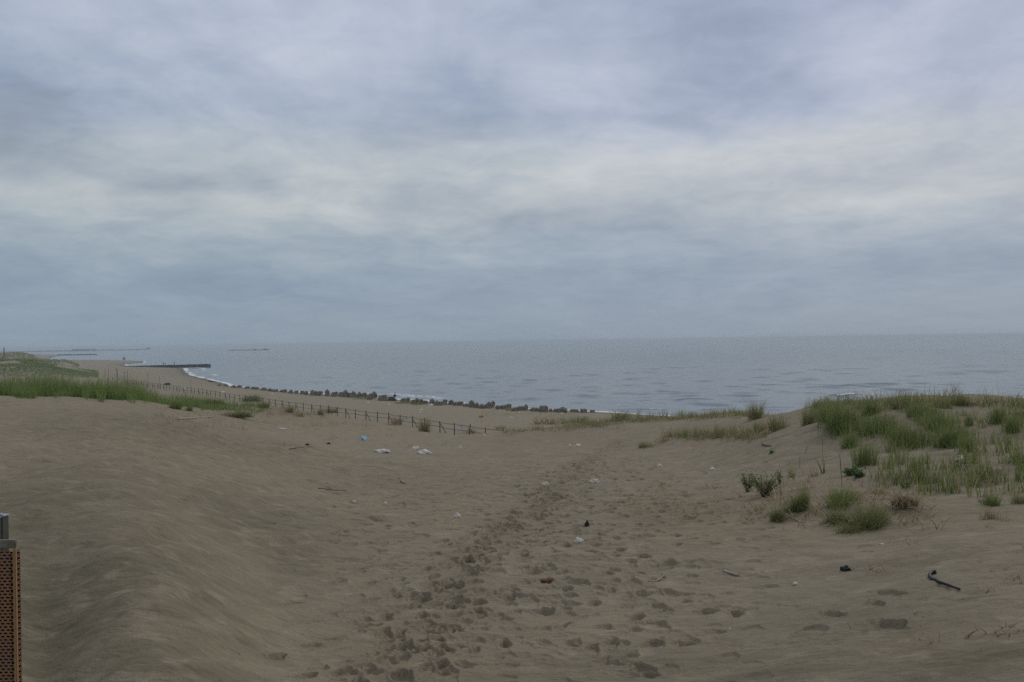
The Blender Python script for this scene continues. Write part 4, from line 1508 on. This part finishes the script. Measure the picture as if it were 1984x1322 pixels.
right_i = sorted([b[0] for b in BLOCKS if b[0] > 768 and b[0] not in SPECIAL])
for px, top, base, w in BLOCKS:
    x, y, z, d = hit(px, base)
    if d > 330 or y > 330:
        x, y, z, d = at(px, 300)
    o = bpy.data.objects.new('concrete_block', BM[random.randrange(8)])
    COL.objects.link(o)
    ww, hh = w / F * d, (base - top) / F * d
    o.scale = (ww * random.uniform(.92, 1.08), ww * random.uniform(.8, 1.1), hh * random.uniform(1.2, 1.45))
    o.location = (x, y + ww * .4, z + hh * .42)
    o.rotation_euler = (random.gauss(0, .09), random.gauss(0, .09), random.gauss(0, .35))
    if px in SPECIAL:
        lab = SPECIAL[px]
    elif px < 742:
        k = left_i.index(px)
        if k < 10:
            lab = ORD[k] + ' plain block to the left of the largest squared block'
        else:
            lab = 'small weathered block in the distant left stretch of the row by the surf'
    else:
        k = right_i.index(px)
        lab = (ORD[k] + ' plain block to the right of the crouching figure in red') if k < 12 else 'weathered grey-brown block in the right stretch of the shoreline row'
    tag(o, lab, 'concrete block', 'concrete blocks along the waterline')


for k in range(9):
    i = random.randrange(10, len(BLOCKS) - 1)
    f = random.random()
    px = BLOCKS[i][0] * (1 - f) + BLOCKS[i + 1][0] * f
    py = BLOCKS[i][2] * (1 - f) + BLOCKS[i + 1][2] * f
    if 748 < px < 772:
        continue
    x, y, z, d = hit(px, py)
    o = bpy.data.objects.new('concrete_block', BM[random.randrange(8)])
    COL.objects.link(o)
    q = random.uniform(.55, 1.0)
    o.scale = (q * random.uniform(.8, 1.3), q, q * random.uniform(.6, .9))
    o.location = (x, y + random.uniform(.6, 2.6), z + q * .15)
    o.rotation_euler = (random.gauss(0, .25), random.gauss(0, .25), random.uniform(0, 3))
    tag(o, 'low half-buried block filling a gap between the larger shoreline blocks', 'concrete block', 'half-buried blocks in the shoreline row')


def rock(px, py, wpx, hpx, label, matr, seed, name='boulder', cat='rock', d=None, flat=1.0):
    x, y, z, dd = hit(px, py) if d is None else at(px, d)
    bm = bmesh.new()
    bmesh.ops.create_icosphere(bm, subdivisions=3, radius=1.0)
    g = random.Random(seed)
    o1, o2 = g.uniform(0, 9), g.uniform(0, 9)
    for v in bm.verts:
        p = v.co
        k = 1 + .16 * math.sin(p.x * 3 + o1) * math.cos(p.y * 2.6 + o2) + .10 * math.sin(p.z * 5 + o1) + .05 * math.sin(p.x * 9 + p.z * 7 + o2) + g.gauss(0, .015)
        v.co = p * k
        if v.co.z < -.35:
            v.co.z = -.35
    o = bm_obj(name, bm, matr, None, True)
    w, h = wpx / F * dd, hpx / F * dd
    o.scale = (w / 2, w / 2 * .8, h / 1.3)
    o.location = (x, y, z + h * .22)
    tag(o, label, cat)
    return o


ROCK = rock(758, 777, 21, 8, 'dark rounded rock with a hollow, right of the largest squared block', M_darkrock, 3)
rock(486, 733.5, 6, 2, 'lone dark rock in the sea off the left part of the row', M_darkrock, 4, d=290)


# ------------------------------------------------------------------ people
def skin_mesh(name, joints, bones, matr, parent, sub=2):
    keys = list(joints)
    me = bpy.data.meshes.new(name)
    me.from_pydata([joints[k][0] for k in keys], [(keys.index(a), keys.index(b)) for a, b in bones], [])
    o = bpy.data.objects.new(name, me)
    COL.objects.link(o)
    o.modifiers.new('skin', 'SKIN')
    o.modifiers.new('sub', 'SUBSURF').levels = sub
    for k, v in zip(keys, me.skin_vertices[0].data):
        r = joints[k][1]
        v.radius = (r, r) if not isinstance(r, tuple) else r
    me.skin_vertices[0].data[0].use_root = True
    dg = bpy.context.evaluated_depsgraph_get()
    dg.update()
    m2 = bpy.data.meshes.new_from_object(o.evaluated_get(dg))
    o.modifiers.clear()
    o.data = m2
    bpy.data.meshes.remove(me)
    m2.name = name
    m2.materials.clear()
    m2.materials.append(matr)
    m2.polygons.foreach_set('use_smooth', [True] * len(m2.polygons))
    o.parent = parent
    return o


def person(loc, rz, pose, label, top, legs, scale=1.0):
    root = empty('person', loc, rz)
    root.scale = (scale,) * 3
    tag(root, label, 'person')
    P = pose
    J = {'pel': (P['pel'], .105), 'wai': (P['wai'], .10), 'che': (P['che'], .125), 'nek': (P['nek'], .055),
         'hea': (P['hea'], .085), 'crn': (P['crn'], .075)}
    Bn = [('pel', 'wai'), ('wai', 'che'), ('che', 'nek'), ('nek', 'hea'), ('hea', 'crn')]
    fwd = Vector(P.get('fwd', (1, 0, 0)))
    J['nose'] = (tuple(Vector(P['hea']) + fwd * .105), .018)
    Bn.append(('hea', 'nose'))
    for s in ('l', 'r'):
        sg = 1 if s == 'l' else -1

        def mir(p, off):
            return (p[0], p[1] + sg * off, p[2])
        J['hip' + s] = (mir(P['pel'], .09), .09)
        J['kne' + s] = (P['kne' + s], .06)
        J['ank' + s] = (P['ank' + s], .042)
        J['toe' + s] = (tuple(Vector(P['ank' + s]) + Vector((.17, 0, -.035))), .036)
        J['sho' + s] = (mir(P['che'], .165), .055)
        J['elb' + s] = (P['elb' + s], .042)
        J['wri' + s] = (P['wri' + s], .03)
        hd = (Vector(P['wri' + s]) - Vector(P['elb' + s])).normalized()
        J['pal' + s] = (tuple(Vector(P['wri' + s]) + hd * .07), (.034, .018))
        Bn += [('pel', 'hip' + s), ('hip' + s, 'kne' + s), ('kne' + s, 'ank' + s), ('ank' + s, 'toe' + s), ('che', 'sho' + s), ('sho' + s, 'elb' + s), ('elb' + s, 'wri' + s), ('wri' + s, 'pal' + s)]
        sd = hd.cross(Vector((1, .3, 0))).normalized()
        for f, (o_, l_) in enumerate(((-.027, .062), (-.009, .075), (.009, .07), (.027, .055))):
            q = Vector(J['pal' + s][0]) + sd * o_
            J['f%d%s' % (f, s)] = (tuple(q + hd * l_), .009)
            Bn.append(('pal' + s, 'f%d%s' % (f, s)))
        J['th' + s] = (tuple(Vector(P['wri' + s]) + hd * .06 + sd * .055), .010)
        Bn.append(('wri' + s, 'th' + s))
    skin_mesh('body', J, Bn, M_skin, root, 2)

    def sub(keys, grow, nm, m_, sub_=2):
        ks = set(keys)
        jj = {k: (J[k][0], J[k][1] * 1.0 + grow) for k in J if k in ks}
        skin_mesh(nm, jj, [b for b in Bn if b[0] in ks and b[1] in ks], m_, root, sub_)
    sub(['wai', 'che', 'shol', 'shor', 'elbl', 'elbr', 'wril', 'wrir', 'pel'], .022, 'jacket', top)
    sub(['pel', 'hipl', 'hipr', 'knel', 'kner', 'ankl', 'ankr'], .020, 'trousers', legs)
    for s in 'lr':
        sub(['ank' + s, 'toe' + s], .018, 'shoe', M_dgrey, 1)
    hv = Vector(P['crn']) - Vector(P['hea'])
    hj = {'a': (tuple(Vector(P['hea']) - fwd * .035 - hv * .3), .085), 'b': (tuple(Vector(P['crn']) - fwd * .02 + hv * .12), .085), 'c': (tuple(Vector(P['crn']) + fwd * .03 + hv * .15), .055)}
    skin_mesh('hair', hj, [('a', 'b'), ('b', 'c')], M_hair, root, 2)
    return root


CROUCH = dict(pel=(-.06, 0, .30), wai=(-.02, 0, .44), che=(.08, 0, .66), nek=(.13, 0, .80), hea=(.17, 0, .90), crn=(.17, 0, .98),
              knel=(.36, .12, .46), kner=(.34, -.13, .44), ankl=(.06, .11, .09), ankr=(.03, -.12, .09),
              elbl=(.20, .22, .44), elbr=(.22, -.22, .46), wril=(.40, .14, .40), wrir=(.42, -.12, .42))
STAND = dict(pel=(0, 0, .92), wai=(0, 0, 1.08), che=(.01, 0, 1.32), nek=(.02, 0, 1.49), hea=(.035, 0, 1.60), crn=(.03, 0, 1.70),
             knel=(.03, .10, .50), kner=(.0, -.10, .50), ankl=(-.02, .11, .09), ankr=(-.03, -.12, .09),
             elbl=(-.03, .24, 1.10), elbr=(-.03, -.24, 1.10), wril=(.06, .25, .86), wrir=(.08, -.24, .87))
rx, ry, rz_ = ROCK.location
dg0 = bpy.context.evaluated_depsgraph_get()


def top_of(o, x, y):
    dg0.update()
    mi = o.matrix_world.inverted() if False else (Matrix.LocRotScale(o.location, o.rotation_euler, o.scale)).inverted()
    ok, loc, nrm, idx = o.ray_cast(mi @ Vector((x, y, 60)), (mi.to_3x3() @ Vector((0, 0, -1))).normalized())
    return (Matrix.LocRotScale(o.location, o.rotation_euler, o.scale) @ loc).z if ok else o.location.z


pxr = rx + 0.62
person((pxr, ry, top_of(ROCK, pxr, ry) - .02), -.15, CROUCH, 'person in dark top and red trousers crouching on the dark rock at the waterline', M_navy, M_red, 1.0)


# ------------------------------------------------------------------ groyne and breakwaters
def mound(name, A, B, w, h, label, matr, cat, zb=-1.0, seg=40, rough=.15, seed=0):
    g = random.Random(seed)
    A, B = Vector(A), Vector(B)
    dv = (B - A)
    L = dv.length
    dv /= L
    nv = Vector((-dv.y, dv.x))
    bm = bmesh.new()
    prev = None
    for k in range(seg + 1):
        c = A + dv * L * k / seg
        hh = h * (1 + g.uniform(-rough, rough)) * (.55 if k in (0, seg) else 1)
        ring = []
        for a, zz in ((-1.0, zb), (-.62, hh * .55), (-.42, hh * .97), (0, hh), (.42, hh * .97), (.62, hh * .55), (1.0, zb)):
            q = c + nv * w * a * (1 + g.uniform(-rough, rough) * .4)
            ring.append(bm.verts.new((q.x, q.y, zz)))
        if prev:
            for i in range(len(ring) - 1):
                bm.faces.new((prev[i], prev[i + 1], ring[i + 1], ring[i]))
            bm.faces.new((prev[-1], prev[0], ring[0], ring[-1]))
        else:
            bm.faces.new(ring[::-1])
        prev = ring
    bm.faces.new(prev)
    bmesh.ops.recalc_face_normals(bm, faces=list(bm.faces))
    o = bm_obj(name, bm, matr)
    tag(o, label, cat)
    return o


def build_groyne():
    # solid concrete groyne with a thicker head
    root = empty('groyne', (-190, 500, 0))
    tag(root, 'dark concrete groyne jutting from the far beach into the sea', 'groyne')
    bm = bmesh.new()
    n = 24
    for k in range(n):
        x = -24 + 46.0 * k / n
        hgt = 1.15 + .5 * k / n + random.uniform(-.05, .05)
        add_box(bm, (x + .95, .25 * k * .2, hgt / 2 - 1.0), (1.88, 3.4, hgt + 2.0), None, .06)
    bm_obj('deck', bm, M_groyne, root)
    bm = bmesh.new()
    for k in range(9):
        add_box(bm, (10 + k * 1.45, 1.2 + random.uniform(-1, 1), .5 + random.uniform(-.2, .25)), (1.5, 1.5, 1.5), Matrix.Rotation(random.uniform(-.5, .5), 3, 'Z'), .12)
    for k in range(7):
        add_box(bm, (8 + k * 1.9, -2.4 + random.uniform(-.5, .5), .1 + random.uniform(-.2, .25)), (1.6, 1.5, 1.5), Matrix.Rotation(random.uniform(-.5, .5), 3, 'Z'), .12)
    bm_obj('armour_stone', bm, M_groyne, root)


build_groyne()
for px, d, lab, tp in [(315.2, 499, 'left of the two standing figures on the groyne', M_dgrey), (318.8, 499, 'right of the two standing figures on the groyne', M_navy), (333.5, 497, 'stocky dark figure standing alone on the groyne', M_navy)]:
    x = (px - 992) / F * d - .3
    kx = (x + 190 + 24) / 46.0
    person((x, 500 + kx * 1.0, 1.15 + .5 * kx - .02), random.uniform(0, 6), STAND, 'dark-clothed person, ' + lab, tp, M_dgrey, 1.0 if px < 330 else 1.08)

mound('breakwater', (-1480, 2440), (-1189, 2940), 9, 2.8, 'long hazy harbour breakwater on the far left horizon', M_farwall, 'breakwater', seg=90, seed=1)
mound('breakwater', (-684, 1360), (-622, 1352), 4, 1.6, 'short dark groyne in front of the long hazy breakwater', M_farwall, 'breakwater', seg=30, seed=2)
mound('breakwater', (-612, 1944), (-522, 1944), 5, 1.5, 'low isolated breakwater far out on the open sea', M_farwall, 'breakwater', seg=40, seed=3)
mound('breakwater', (-1275, 2620), (-1240, 2690), 10, 6.0, 'thicker raised stretch of the hazy harbour breakwater', M_farwall, 'breakwater', seg=24, seed=5)


def far_box(name, px, d, z0, w, h, label, cat):
    x = (px - 992) / F * d
    root = empty(name, (x, d, z0))
    tag(root, label, cat)
    bm = bmesh.new()
    add_box(bm, (0, 0, h * .35), (w, w * .7, h * .7), None, w * .06)
    bm_obj('base', bm, M_farwall, root)
    bm = bmesh.new()
    add_box(bm, (w * .1, 0, h * .85), (w * .45, w * .4, h * .3 - .01), None, w * .04)
    bm_obj('cabin', bm, M_farwall, root)


far_box('beacon_house', 287.5, 2940, 2.0, 11, 6.0, 'small beacon building on the head of the hazy breakwater', 'building')
far_box('caisson', 494, 1938, .5, 6, 2.6, 'left of two dark lumps on the isolated breakwater', 'caisson')
far_box('caisson', 514, 1938, .5, 7, 3.0, 'right of two dark lumps on the isolated breakwater', 'caisson')


def boat(px, d, L, label, ang):
    x = (px - 992) / F * d
    root = empty('fishing_boat', (x, d, 0), ang)
    tag(root, label, 'boat')
    bm = bmesh.new()
    secs = []
    for s, w, k in ((-.5, .75, .1), (-.2, 1, 0), (.2, .95, 0), (.42, .5, .25), (.5, .06, .5)):
        secs.append([bm.verts.new((s * L, y_ * w * L * .13, z_)) for y_, z_ in ((-1, 1.0 + k), (-.7, -.3), (.7, -.3), (1, 1.0 + k))])
    for a, b in zip(secs[:-1], secs[1:]):
        for i in range(3):
            bm.faces.new((a[i], a[i + 1], b[i + 1], b[i]))
        bm.faces.new((a[3], a[0], b[0], b[3]))
    bm.faces.new(secs[0][::-1])
    bm.faces.new(secs[-1])
    bmesh.ops.recalc_face_normals(bm, faces=list(bm.faces))
    bm_obj('hull', bm, M_farwall, root)
    bm = bmesh.new()
    add_box(bm, (-.08 * L, 0, 1.9), (L * .25, L * .16, 1.8), None, .1)
    bm_obj('cabin', bm, M_farwall, root)


boat(883, 3300, 9, 'tiny boat on the hazy sea near the horizon', .3)
boat(240, 840, 2.6, 'tiny dark boat close off the far sand spit', .2)

# ------------------------------------------------------------------ far left pole, bushes, stakes
def utility_pole(px, d, hgt, label):
    x, y, z, _ = at(px, d)
    root = empty('utility_pole', (x, y, z))
    tag(root, label, 'pole')
    bm = bmesh.new()
    add_tube(bm, [(0, 0, -.5), (0, 0, hgt)], [.22, .15], 8)
    bm_obj('shaft', bm, M_dgrey, root, True)
    bm = bmesh.new()
    add_box(bm, (0, 0, hgt - .8), (1.3, .14, .14))
    bm_obj('crossarm', bm, M_dgrey, root)


utility_pole(7.5, 425, 4.6, 'thin dark pole on the far dune at the left edge')
for px, d, w, h, lab in ((1, 405, 2.6, 2.3, 'dark bush at the left edge on the far dune'), (4, 412, 1.6, 1.6, 'smaller dark bush beside the pole on the far dune')):
    x, y, z, _ = at(px, d)
    root = empty('dark_bush', (x, y, z))
    tag(root, lab, 'bush')
    bm = bmesh.new()
    for k in range(6):
        add_tube(bm, [(0, 0, -.1), (random.uniform(-w, w) * .2, random.uniform(-w, w) * .2, h * .5), (random.uniform(-w, w) * .4, random.uniform(-w, w) * .4, h * .9)], [.08, .05, .02], 5)
    bm_obj('branches', bm, M_dstick, root, True)
    me = leaves_mesh('foliage', int(px * 7 + 3), 500, .28, lambda rng, n: np.stack([rng.normal(0, w * .3, n), rng.normal(0, w * .3, n), np.clip(rng.normal(h * .55, h * .25, n), .1, h * 1.1)], -1), ((DEEP, 1),))
    link_mesh('foliage', me, M_leaf, root)

STK = [(202.5, 715, 736, 0, 'leftmost upright stake in the cluster behind the meadow'), (209, 714, 737, 0, 'tall straight stake, second in the cluster behind the meadow'),
       (224, 716, 734, 3, 'leaning stake crossing its neighbour in the cluster behind the meadow'), (228, 713, 734, -3, 'opposite leaning stake of the crossing pair behind the meadow'),
       (238, 719, 738, 2, 'dark tilted stake right of the crossing pair'), (246, 717, 738, 0, 'last upright stake of the cluster, by the fence end'),
       (285.5, 720, 738, 0, 'lone stake standing on the beach above the fence'), (308.5, 728, 742, 0, 'short stake on the beach right of the lone one'),
       (368.5, 735, 752, 0, 'stake standing taller than the fence rail'), (53, 719, 740, -1, 'dark post rising behind the left part of the meadow'),
       (8.5, 713, 728, 0, 'dark post at the left edge beyond the meadow')]
for px, y0, y1, lean, lab in STK:
    d = 150.0 if px < 250 else 215.0
    x, y, z, _ = at(px, d)
    u, v0 = uv_of(px, y0)
    top = EYE - v0 / F * d
    bm = bmesh.new()
    k = lean / F * d
    add_tube(bm, [(0, 0, -.3), (k * .5, 0, (top - z) * .5), (k, 0, top - z)], [.04, .036, .03], 7)
    o = bm_obj('wooden_stake', bm, M_post, None, True)
    o.location = (x, y, z)
    tag(o, lab, 'stake')


# ------------------------------------------------------------------ litter and driftwood
def crumple(name, px, py, wpx, hpx, label, matr, cat, seed, aspect=.8, twist=0.0, lift=0.0):
    x, y, z, d = hit(px, py)
    g = random.Random(seed)
    bm = bmesh.new()
    bmesh.ops.create_icosphere(bm, subdivisions=3, radius=1.0)
    o1, o2, o3 = (g.uniform(0, 9) for _ in range(3))
    for v in bm.verts:
        p = v.co.copy()
        k = 1 + .20 * math.sin(p.x * 3.1 + o1) * math.sin(p.y * 3.7 + o2) + .13 * math.sin(p.z * 4 + p.x * 5 + o3) + .09 * math.sin(p.y * 11 + o1) * math.cos(p.x * 9 + o2) + g.gauss(0, .05)
        v.co = p * k
        v.co.z = max(v.co.z, -.25)
    o = bm_obj(name, bm, matr)
    w, h = wpx / F * d, hpx / F * d
    o.scale = (w / 2.1, w / 2.1 * aspect, h / 1.35)
    o.rotation_euler = (0, 0, twist)
    o.location = (x, y, z + h * .10 + lift)
    tag(o, label, cat)
    return o


def stick(name, pxs, r, label, matr, cat='stick', taper=.5, lift=0.004, n=8):
    P = []
    for px, py in pxs:
        x, y, z, d = hit(px, py)
        P.append(Vector((x, y, z + r * .6 + lift)))
    # densify
    Q = []
    for a, b in zip(P[:-1], P[1:]):
        for k in range(4):
            Q.append(a.lerp(b, k / 4))
    Q.append(P[-1])
    for _ in range(2):
        Q = [Q[0]] + [(Q[i - 1] + Q[i] * 2 + Q[i + 1]) / 4 for i in range(1, len(Q) - 1)] + [Q[-1]]
    for q in Q:
        q.z = max(q.z, float(ground_z(np.array([q.x]), np.array([q.y]))[0]) + r * .5)
    c = sum(Q, Vector()) / len(Q)
    bm = bmesh.new()
    m_ = len(Q)
    add_tube(bm, [q - c for q in Q], [r * (1 - (1 - taper) * i / (m_ - 1)) for i in range(m_)], n)
    o = bm_obj(name, bm, matr, None, True)
    o.location = c
    tag(o, label, cat)
    return o


stick('rubber_hose', [(1814, 1111.5), (1805, 1112.5), (1800.5, 1117), (1803, 1123), (1818, 1131), (1838, 1137.5), (1859, 1145.5)], .020, 'black curved length of hose on the sand at the right', M_black, 'hose', .55, .006, 12)
stick('driftwood_stick', [(345, 813), (372, 811.5), (413, 808)], .035, 'long pale straight stick on the sand before the left meadow', M_drift)
stick('driftwood_stick', [(617, 947), (632, 949), (650, 951), (672, 952)], .009, 'dark thin stick lying in the middle left sand', M_dstick)
stick('driftwood_stick', [(772, 928), (777, 935), (786, 939)], .014, 'short bent brown stick in the middle sand', M_dstick)
stick('driftwood_stick', [(1402, 1108), (1416, 1112.5), (1431, 1117)], .016, 'flat pale stick lying on the right foreground sand', M_drift, taper=.9)
stick('forked_twig', [(1256, 1127), (1272, 1127.5), (1283, 1120), (1288, 1114), (1283, 1112)], .008, 'pale curved twig right of the footpath', M_drift, 'twig')
stick('driftwood_stick', [(1519, 995), (1530, 1002), (1545, 1010), (1560, 1014)], .012, 'pale root lying between the two small foreground tufts', M_drift)
stick('dead_leaf', [(1603, 1021), (1606, 1012), (1612, 1003)], .009, 'bleached curled blade before the largest bushy clump', M_drift, 'dead leaf')
stick('dark_stick', [(1476, 862), (1484, 865), (1494, 865)], .02, 'dark twig above the small bright green weed', M_dstick, 'twig')
stick('dark_stick', [(560, 871), (580, 868), (600, 866)], .012, 'faint thin twig on the smooth left sand', M_dstick, 'twig')

crumple('white_rag', 547, 832.5, 19, 4, 'flat white scrap on the sand right of the grey-green bush', M_foamw, 'litter', 1, .5)
crumple('plastic_bag', 705, 853, 17, 9, 'pale blue crumpled plastic bag', M_blue, 'plastic bag', 2)
crumple('plastic_bag', 740, 876, 28, 7, 'flattened whitish bag left of the pair of white ones', M_white, 'plastic bag', 3, .45)
crumple('plastic_bag', 822, 879, 28, 8, 'knobbly white bag, right of the pair in the middle', M_white, 'plastic bag', 4, .6)
crumple('plastic_bag', 803, 873, 16, 10, 'curled white bag, left of the pair in the middle', M_white, 'plastic bag', 5, .6)
crumple('paper_scrap', 892, 868.5, 7, 6, 'small white scrap right of the white bags', M_white, 'litter', 6)
crumple('paper_scrap', 938, 846, 8, 6, 'greyish scrap near the fence end', M_foamw, 'litter', 7)
crumple('shell', 686, 973.5, 8, 5, 'white shell beside a dark bit on the left sand', M_white, 'shell', 8)
crumple('shell', 747, 976, 7, 4, 'small white shell right of the one with the dark bit', M_white, 'shell', 9)
crumple('foam_piece', 887, 1002, 13, 9, 'whitish foam lump left of the footpath', M_foamw, 'litter', 10)
crumple('foam_piece', 1056, 941, 14, 7, 'white foam lump beside the upper footpath', M_foamw, 'litter', 11)
crumple('plastic_sheet', 1153, 935, 20, 8, 'peaked translucent-white plastic scrap right of the upper footpath', M_foamw, 'litter', 12, .6)
crumple('foam_piece', 1278, 904, 9, 6, 'faint pale lump on the sand right of the footpath', M_foamw, 'litter', 13)
crumple('shell', 1380, 910, 10, 6, 'bright white shell alone on the smooth slope', M_white, 'shell', 14)
crumple('paper_scrap', 1122, 1050, 18, 9, 'crumpled white paper right of the footpath', M_white, 'litter', 15)
crumple('dark_scrap', 1137, 1019, 9, 11, 'small black scrap above the crumpled white paper', M_black, 'litter', 16)
crumple('rusty_can', 1060, 1128, 26, 9, 'rust-brown crushed can on the footpath', M_rustleaf, 'can', 17, .6, .2)
crumple('dark_scrap', 1638, 1105, 19, 10, 'black folded rubber scrap left of the curved hose', M_black, 'litter', 18, .7, -.4)
crumple('plastic_bag', 1864, 894, 28, 13, 'crumpled white bag on the right grassy slope', M_white, 'plastic bag', 19, .7, .5)
crumple('shell', 1541, 1132, 10, 5, 'small whitish shell bits below the black rubber scrap', M_foamw, 'shell', 20)
crumple('shell', 1709, 1055, 8, 3, 'tiny bright white chip below the dead grass', M_white, 'shell', 21)
crumple('pebble', 1414, 1221, 6, 7, 'tiny white pebble in the right foreground', M_foamw, 'pebble', 22)
crumple('dark_scrap', 595, 863, 9, 4, 'left of the small dark bits on the smooth sand', M_dstick, 'litter', 23)
crumple('dark_scrap', 636, 861, 8, 4, 'right of the small dark bits on the smooth sand', M_dstick, 'litter', 24)
crumple('paper_scrap', 1120, 864, 10, 4, 'white scrap at the top of the footpath', M_white, 'litter', 25)
crumple('paper_scrap', 1104, 864, 6, 3, 'smaller white scrap left of the one atop the footpath', M_white, 'litter', 26)
crumple('red_scrap', 1900, 972, 12, 8, 'reddish-white scrap near the right edge plants', mat('reddish_scrap', (.35, .16, .12), .7, color2=(.5, .42, .4), vscale=12), 'litter', 27)
for k, (px, py, w, h, lab, m_) in enumerate([
    (816, 796, 6, 4, 'larger white litter on the beach behind the fence', M_white), (814, 799.5, 5, 2, 'thin white litter just below the larger one behind the fence', M_white),
    (713, 781.5, 5, 3, 'white litter on the beach left of the rocks', M_white), (835, 786, 8, 4, 'white litter at the foot of the shoreline blocks', M_white),
    (842, 784.5, 4, 3, 'small white bit next to the litter at the foot of the blocks', M_white), (432, 761, 7, 3, 'white scrap among bushes by the fence', M_white),
    (358, 752.5, 8, 2, 'flat white slab on the sand by the left fence', M_white), (527, 764, 4, 3, 'white bit beyond the fence, left of the yellow block foot', M_white),
    (324, 746, 14, 5, 'dark heap lying at the left fence', M_darkrock), (932, 809, 9, 5, 'faded orange crate on the beach beyond the fence end', M_orange),
    (752, 786, 8, 4, 'pale green-grey lump on the beach above the fence', M_foamw), (991, 810, 7, 2, 'thin white litter on the beach right of the orange crate', M_foamw),
    (1088, 802.5, 6, 3, 'white litter before the blocks at the right end', M_white), (1006, 799.5, 4, 2, 'small white bit before the right-hand blocks', M_white),
    (408, 740, 10, 3, 'dark clump on the spit of sand by the surf', M_darkrock)]):
    crumple('beach_litter', px, py, w, h, lab, m_, 'litter', 60 + k)


# ------------------------------------------------------------------ perforated rusty panel with post at the left
def perforated(nx_, nz_, pw, ph, hw, hh):
    """staggered rows of rounded slots as real holes in the x-z plane"""
    bm = bmesh.new()
    vc = {}

    def V(x, z):
        k = (round(x, 5), round(z, 5))
        if k not in vc:
            vc[k] = bm.verts.new((x, 0, z))
        return vc[k]
    for r in range(nz_):
        off = .5 * pw if r % 2 else 0.0
        for c in range(-1, nx_ + 1):
            cx, cz = (c + .5) * pw + off, (r + .5) * ph
            x0, x1, z0, z1 = cx - pw / 2, cx + pw / 2, cz - ph / 2, cz + ph / 2
            if x0 < -1e-6 or x1 > nx_ * pw + 1e-6:
                continue
            outer = [(x0, z0), (cx, z0), (x1, z0), (x1, cz), (x1, z1), (cx, z1), (x0, z1), (x0, cz)]
            inner = []
            for k in range(8):
                a = math.radians(225 + 45 * k)
                inner.append((cx + hw * .5 * max(-1, min(1, math.cos(a) * 1.25)), cz + hh * .5 * max(-1, min(1, math.sin(a) * 1.25))))
            for k in range(8):
                a, b = outer[k], outer[(k + 1) % 8]
                c2, d2 = inner[(k + 1) % 8], inner[k]
                bm.faces.new((V(*a), V(*b), V(*c2), V(*d2)))
    return bm


def build_panel():
    d = 3.0
    u, v = uv_of(30, 1046)
    X, top = u / F * d, EYE - v / F * d
    gz = float(ground_z(np.array([X]), np.array([d]))[0])
    hgt = top - gz + .1
    root = empty('perforated_panel', (X, d, gz))
    tag(root, 'rusty perforated metal panel with folded edges at the left border', 'metal panel')
    pw, ph = .0185, .0108
    nx_, nz_ = 34, int((hgt - .03) / ph)
    bm = perforated(nx_, nz_, pw, ph, .0135, .0066)
    o = bm_obj('perforated_sheet', bm, M_rust, root)
    o.location = (-nx_ * pw - .010, 0, -.1)
    md = o.modifiers.new('thick', 'SOLIDIFY')
    md.thickness = .002
    W = nx_ * pw
    bm = bmesh.new()
    add_box(bm, (-.005, .004, (hgt - .03) / 2 - .1), (.010, .014, hgt - .03), None, .003)
    bm_obj('folded_edge', bm, M_rustedge, root)
    bm = bmesh.new()
    add_box(bm, (-W / 2 - .005, .004, hgt - .1 - .0145), (W + .014, .018, .028), None, .004)
    bm_obj('top_lip', bm, M_lip, root)
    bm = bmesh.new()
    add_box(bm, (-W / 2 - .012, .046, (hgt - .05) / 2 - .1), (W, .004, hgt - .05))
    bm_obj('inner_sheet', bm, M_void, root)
    # side cheek: a perforated flange folded back, behind a narrow gap
    nz2 = int((hgt - .02) / .018)
    bm = perforated(1, nz2 * 2, .019, .009, .013, .0052)
    o = bm_obj('side_flange', bm, M_rust, root)
    o.location = (.001, .010, -.1)
    o.rotation_euler = (0, 0, math.radians(91))
    md = o.modifiers.new('thick', 'SOLIDIFY')
    md.thickness = .002
    # post behind
    d2 = 3.45
    u, v = uv_of(4, 1003)
    X2, top2 = u / F * d2, EYE - v / F * d2
    g2 = float(ground_z(np.array([X2]), np.array([d2]))[0])
    r2 = empty('steel_post', (X2, d2, g2))
    tag(r2, 'grey-green steel post with bright cap behind the rusty perforated panel', 'post')
    bm = bmesh.new()
    hh = top2 - g2
    # U-channel: web plus two flanges
    add_box(bm, (-.055, .0, hh / 2 - .1), (.094, .004, hh + .2))
    add_box(bm, (-.004, .024, hh / 2 - .1), (.008, .044, hh + .2), None, .002)
    add_box(bm, (-.106, .024, hh / 2 - .1), (.008, .044, hh + .2), None, .002)
    bm_obj('channel', bm, M_steel, r2)
    bm = bmesh.new()
    add_box(bm, (-.055, .020, hh + .0035), (.118, .056, .005), None, .0015)
    add_box(bm, (-.002, .0, hh + .010), (.020, .014, .010), Matrix.Rotation(.5, 3, 'Y'), .003)
    bm_obj('cap', bm, M_cap, r2)


build_panel()
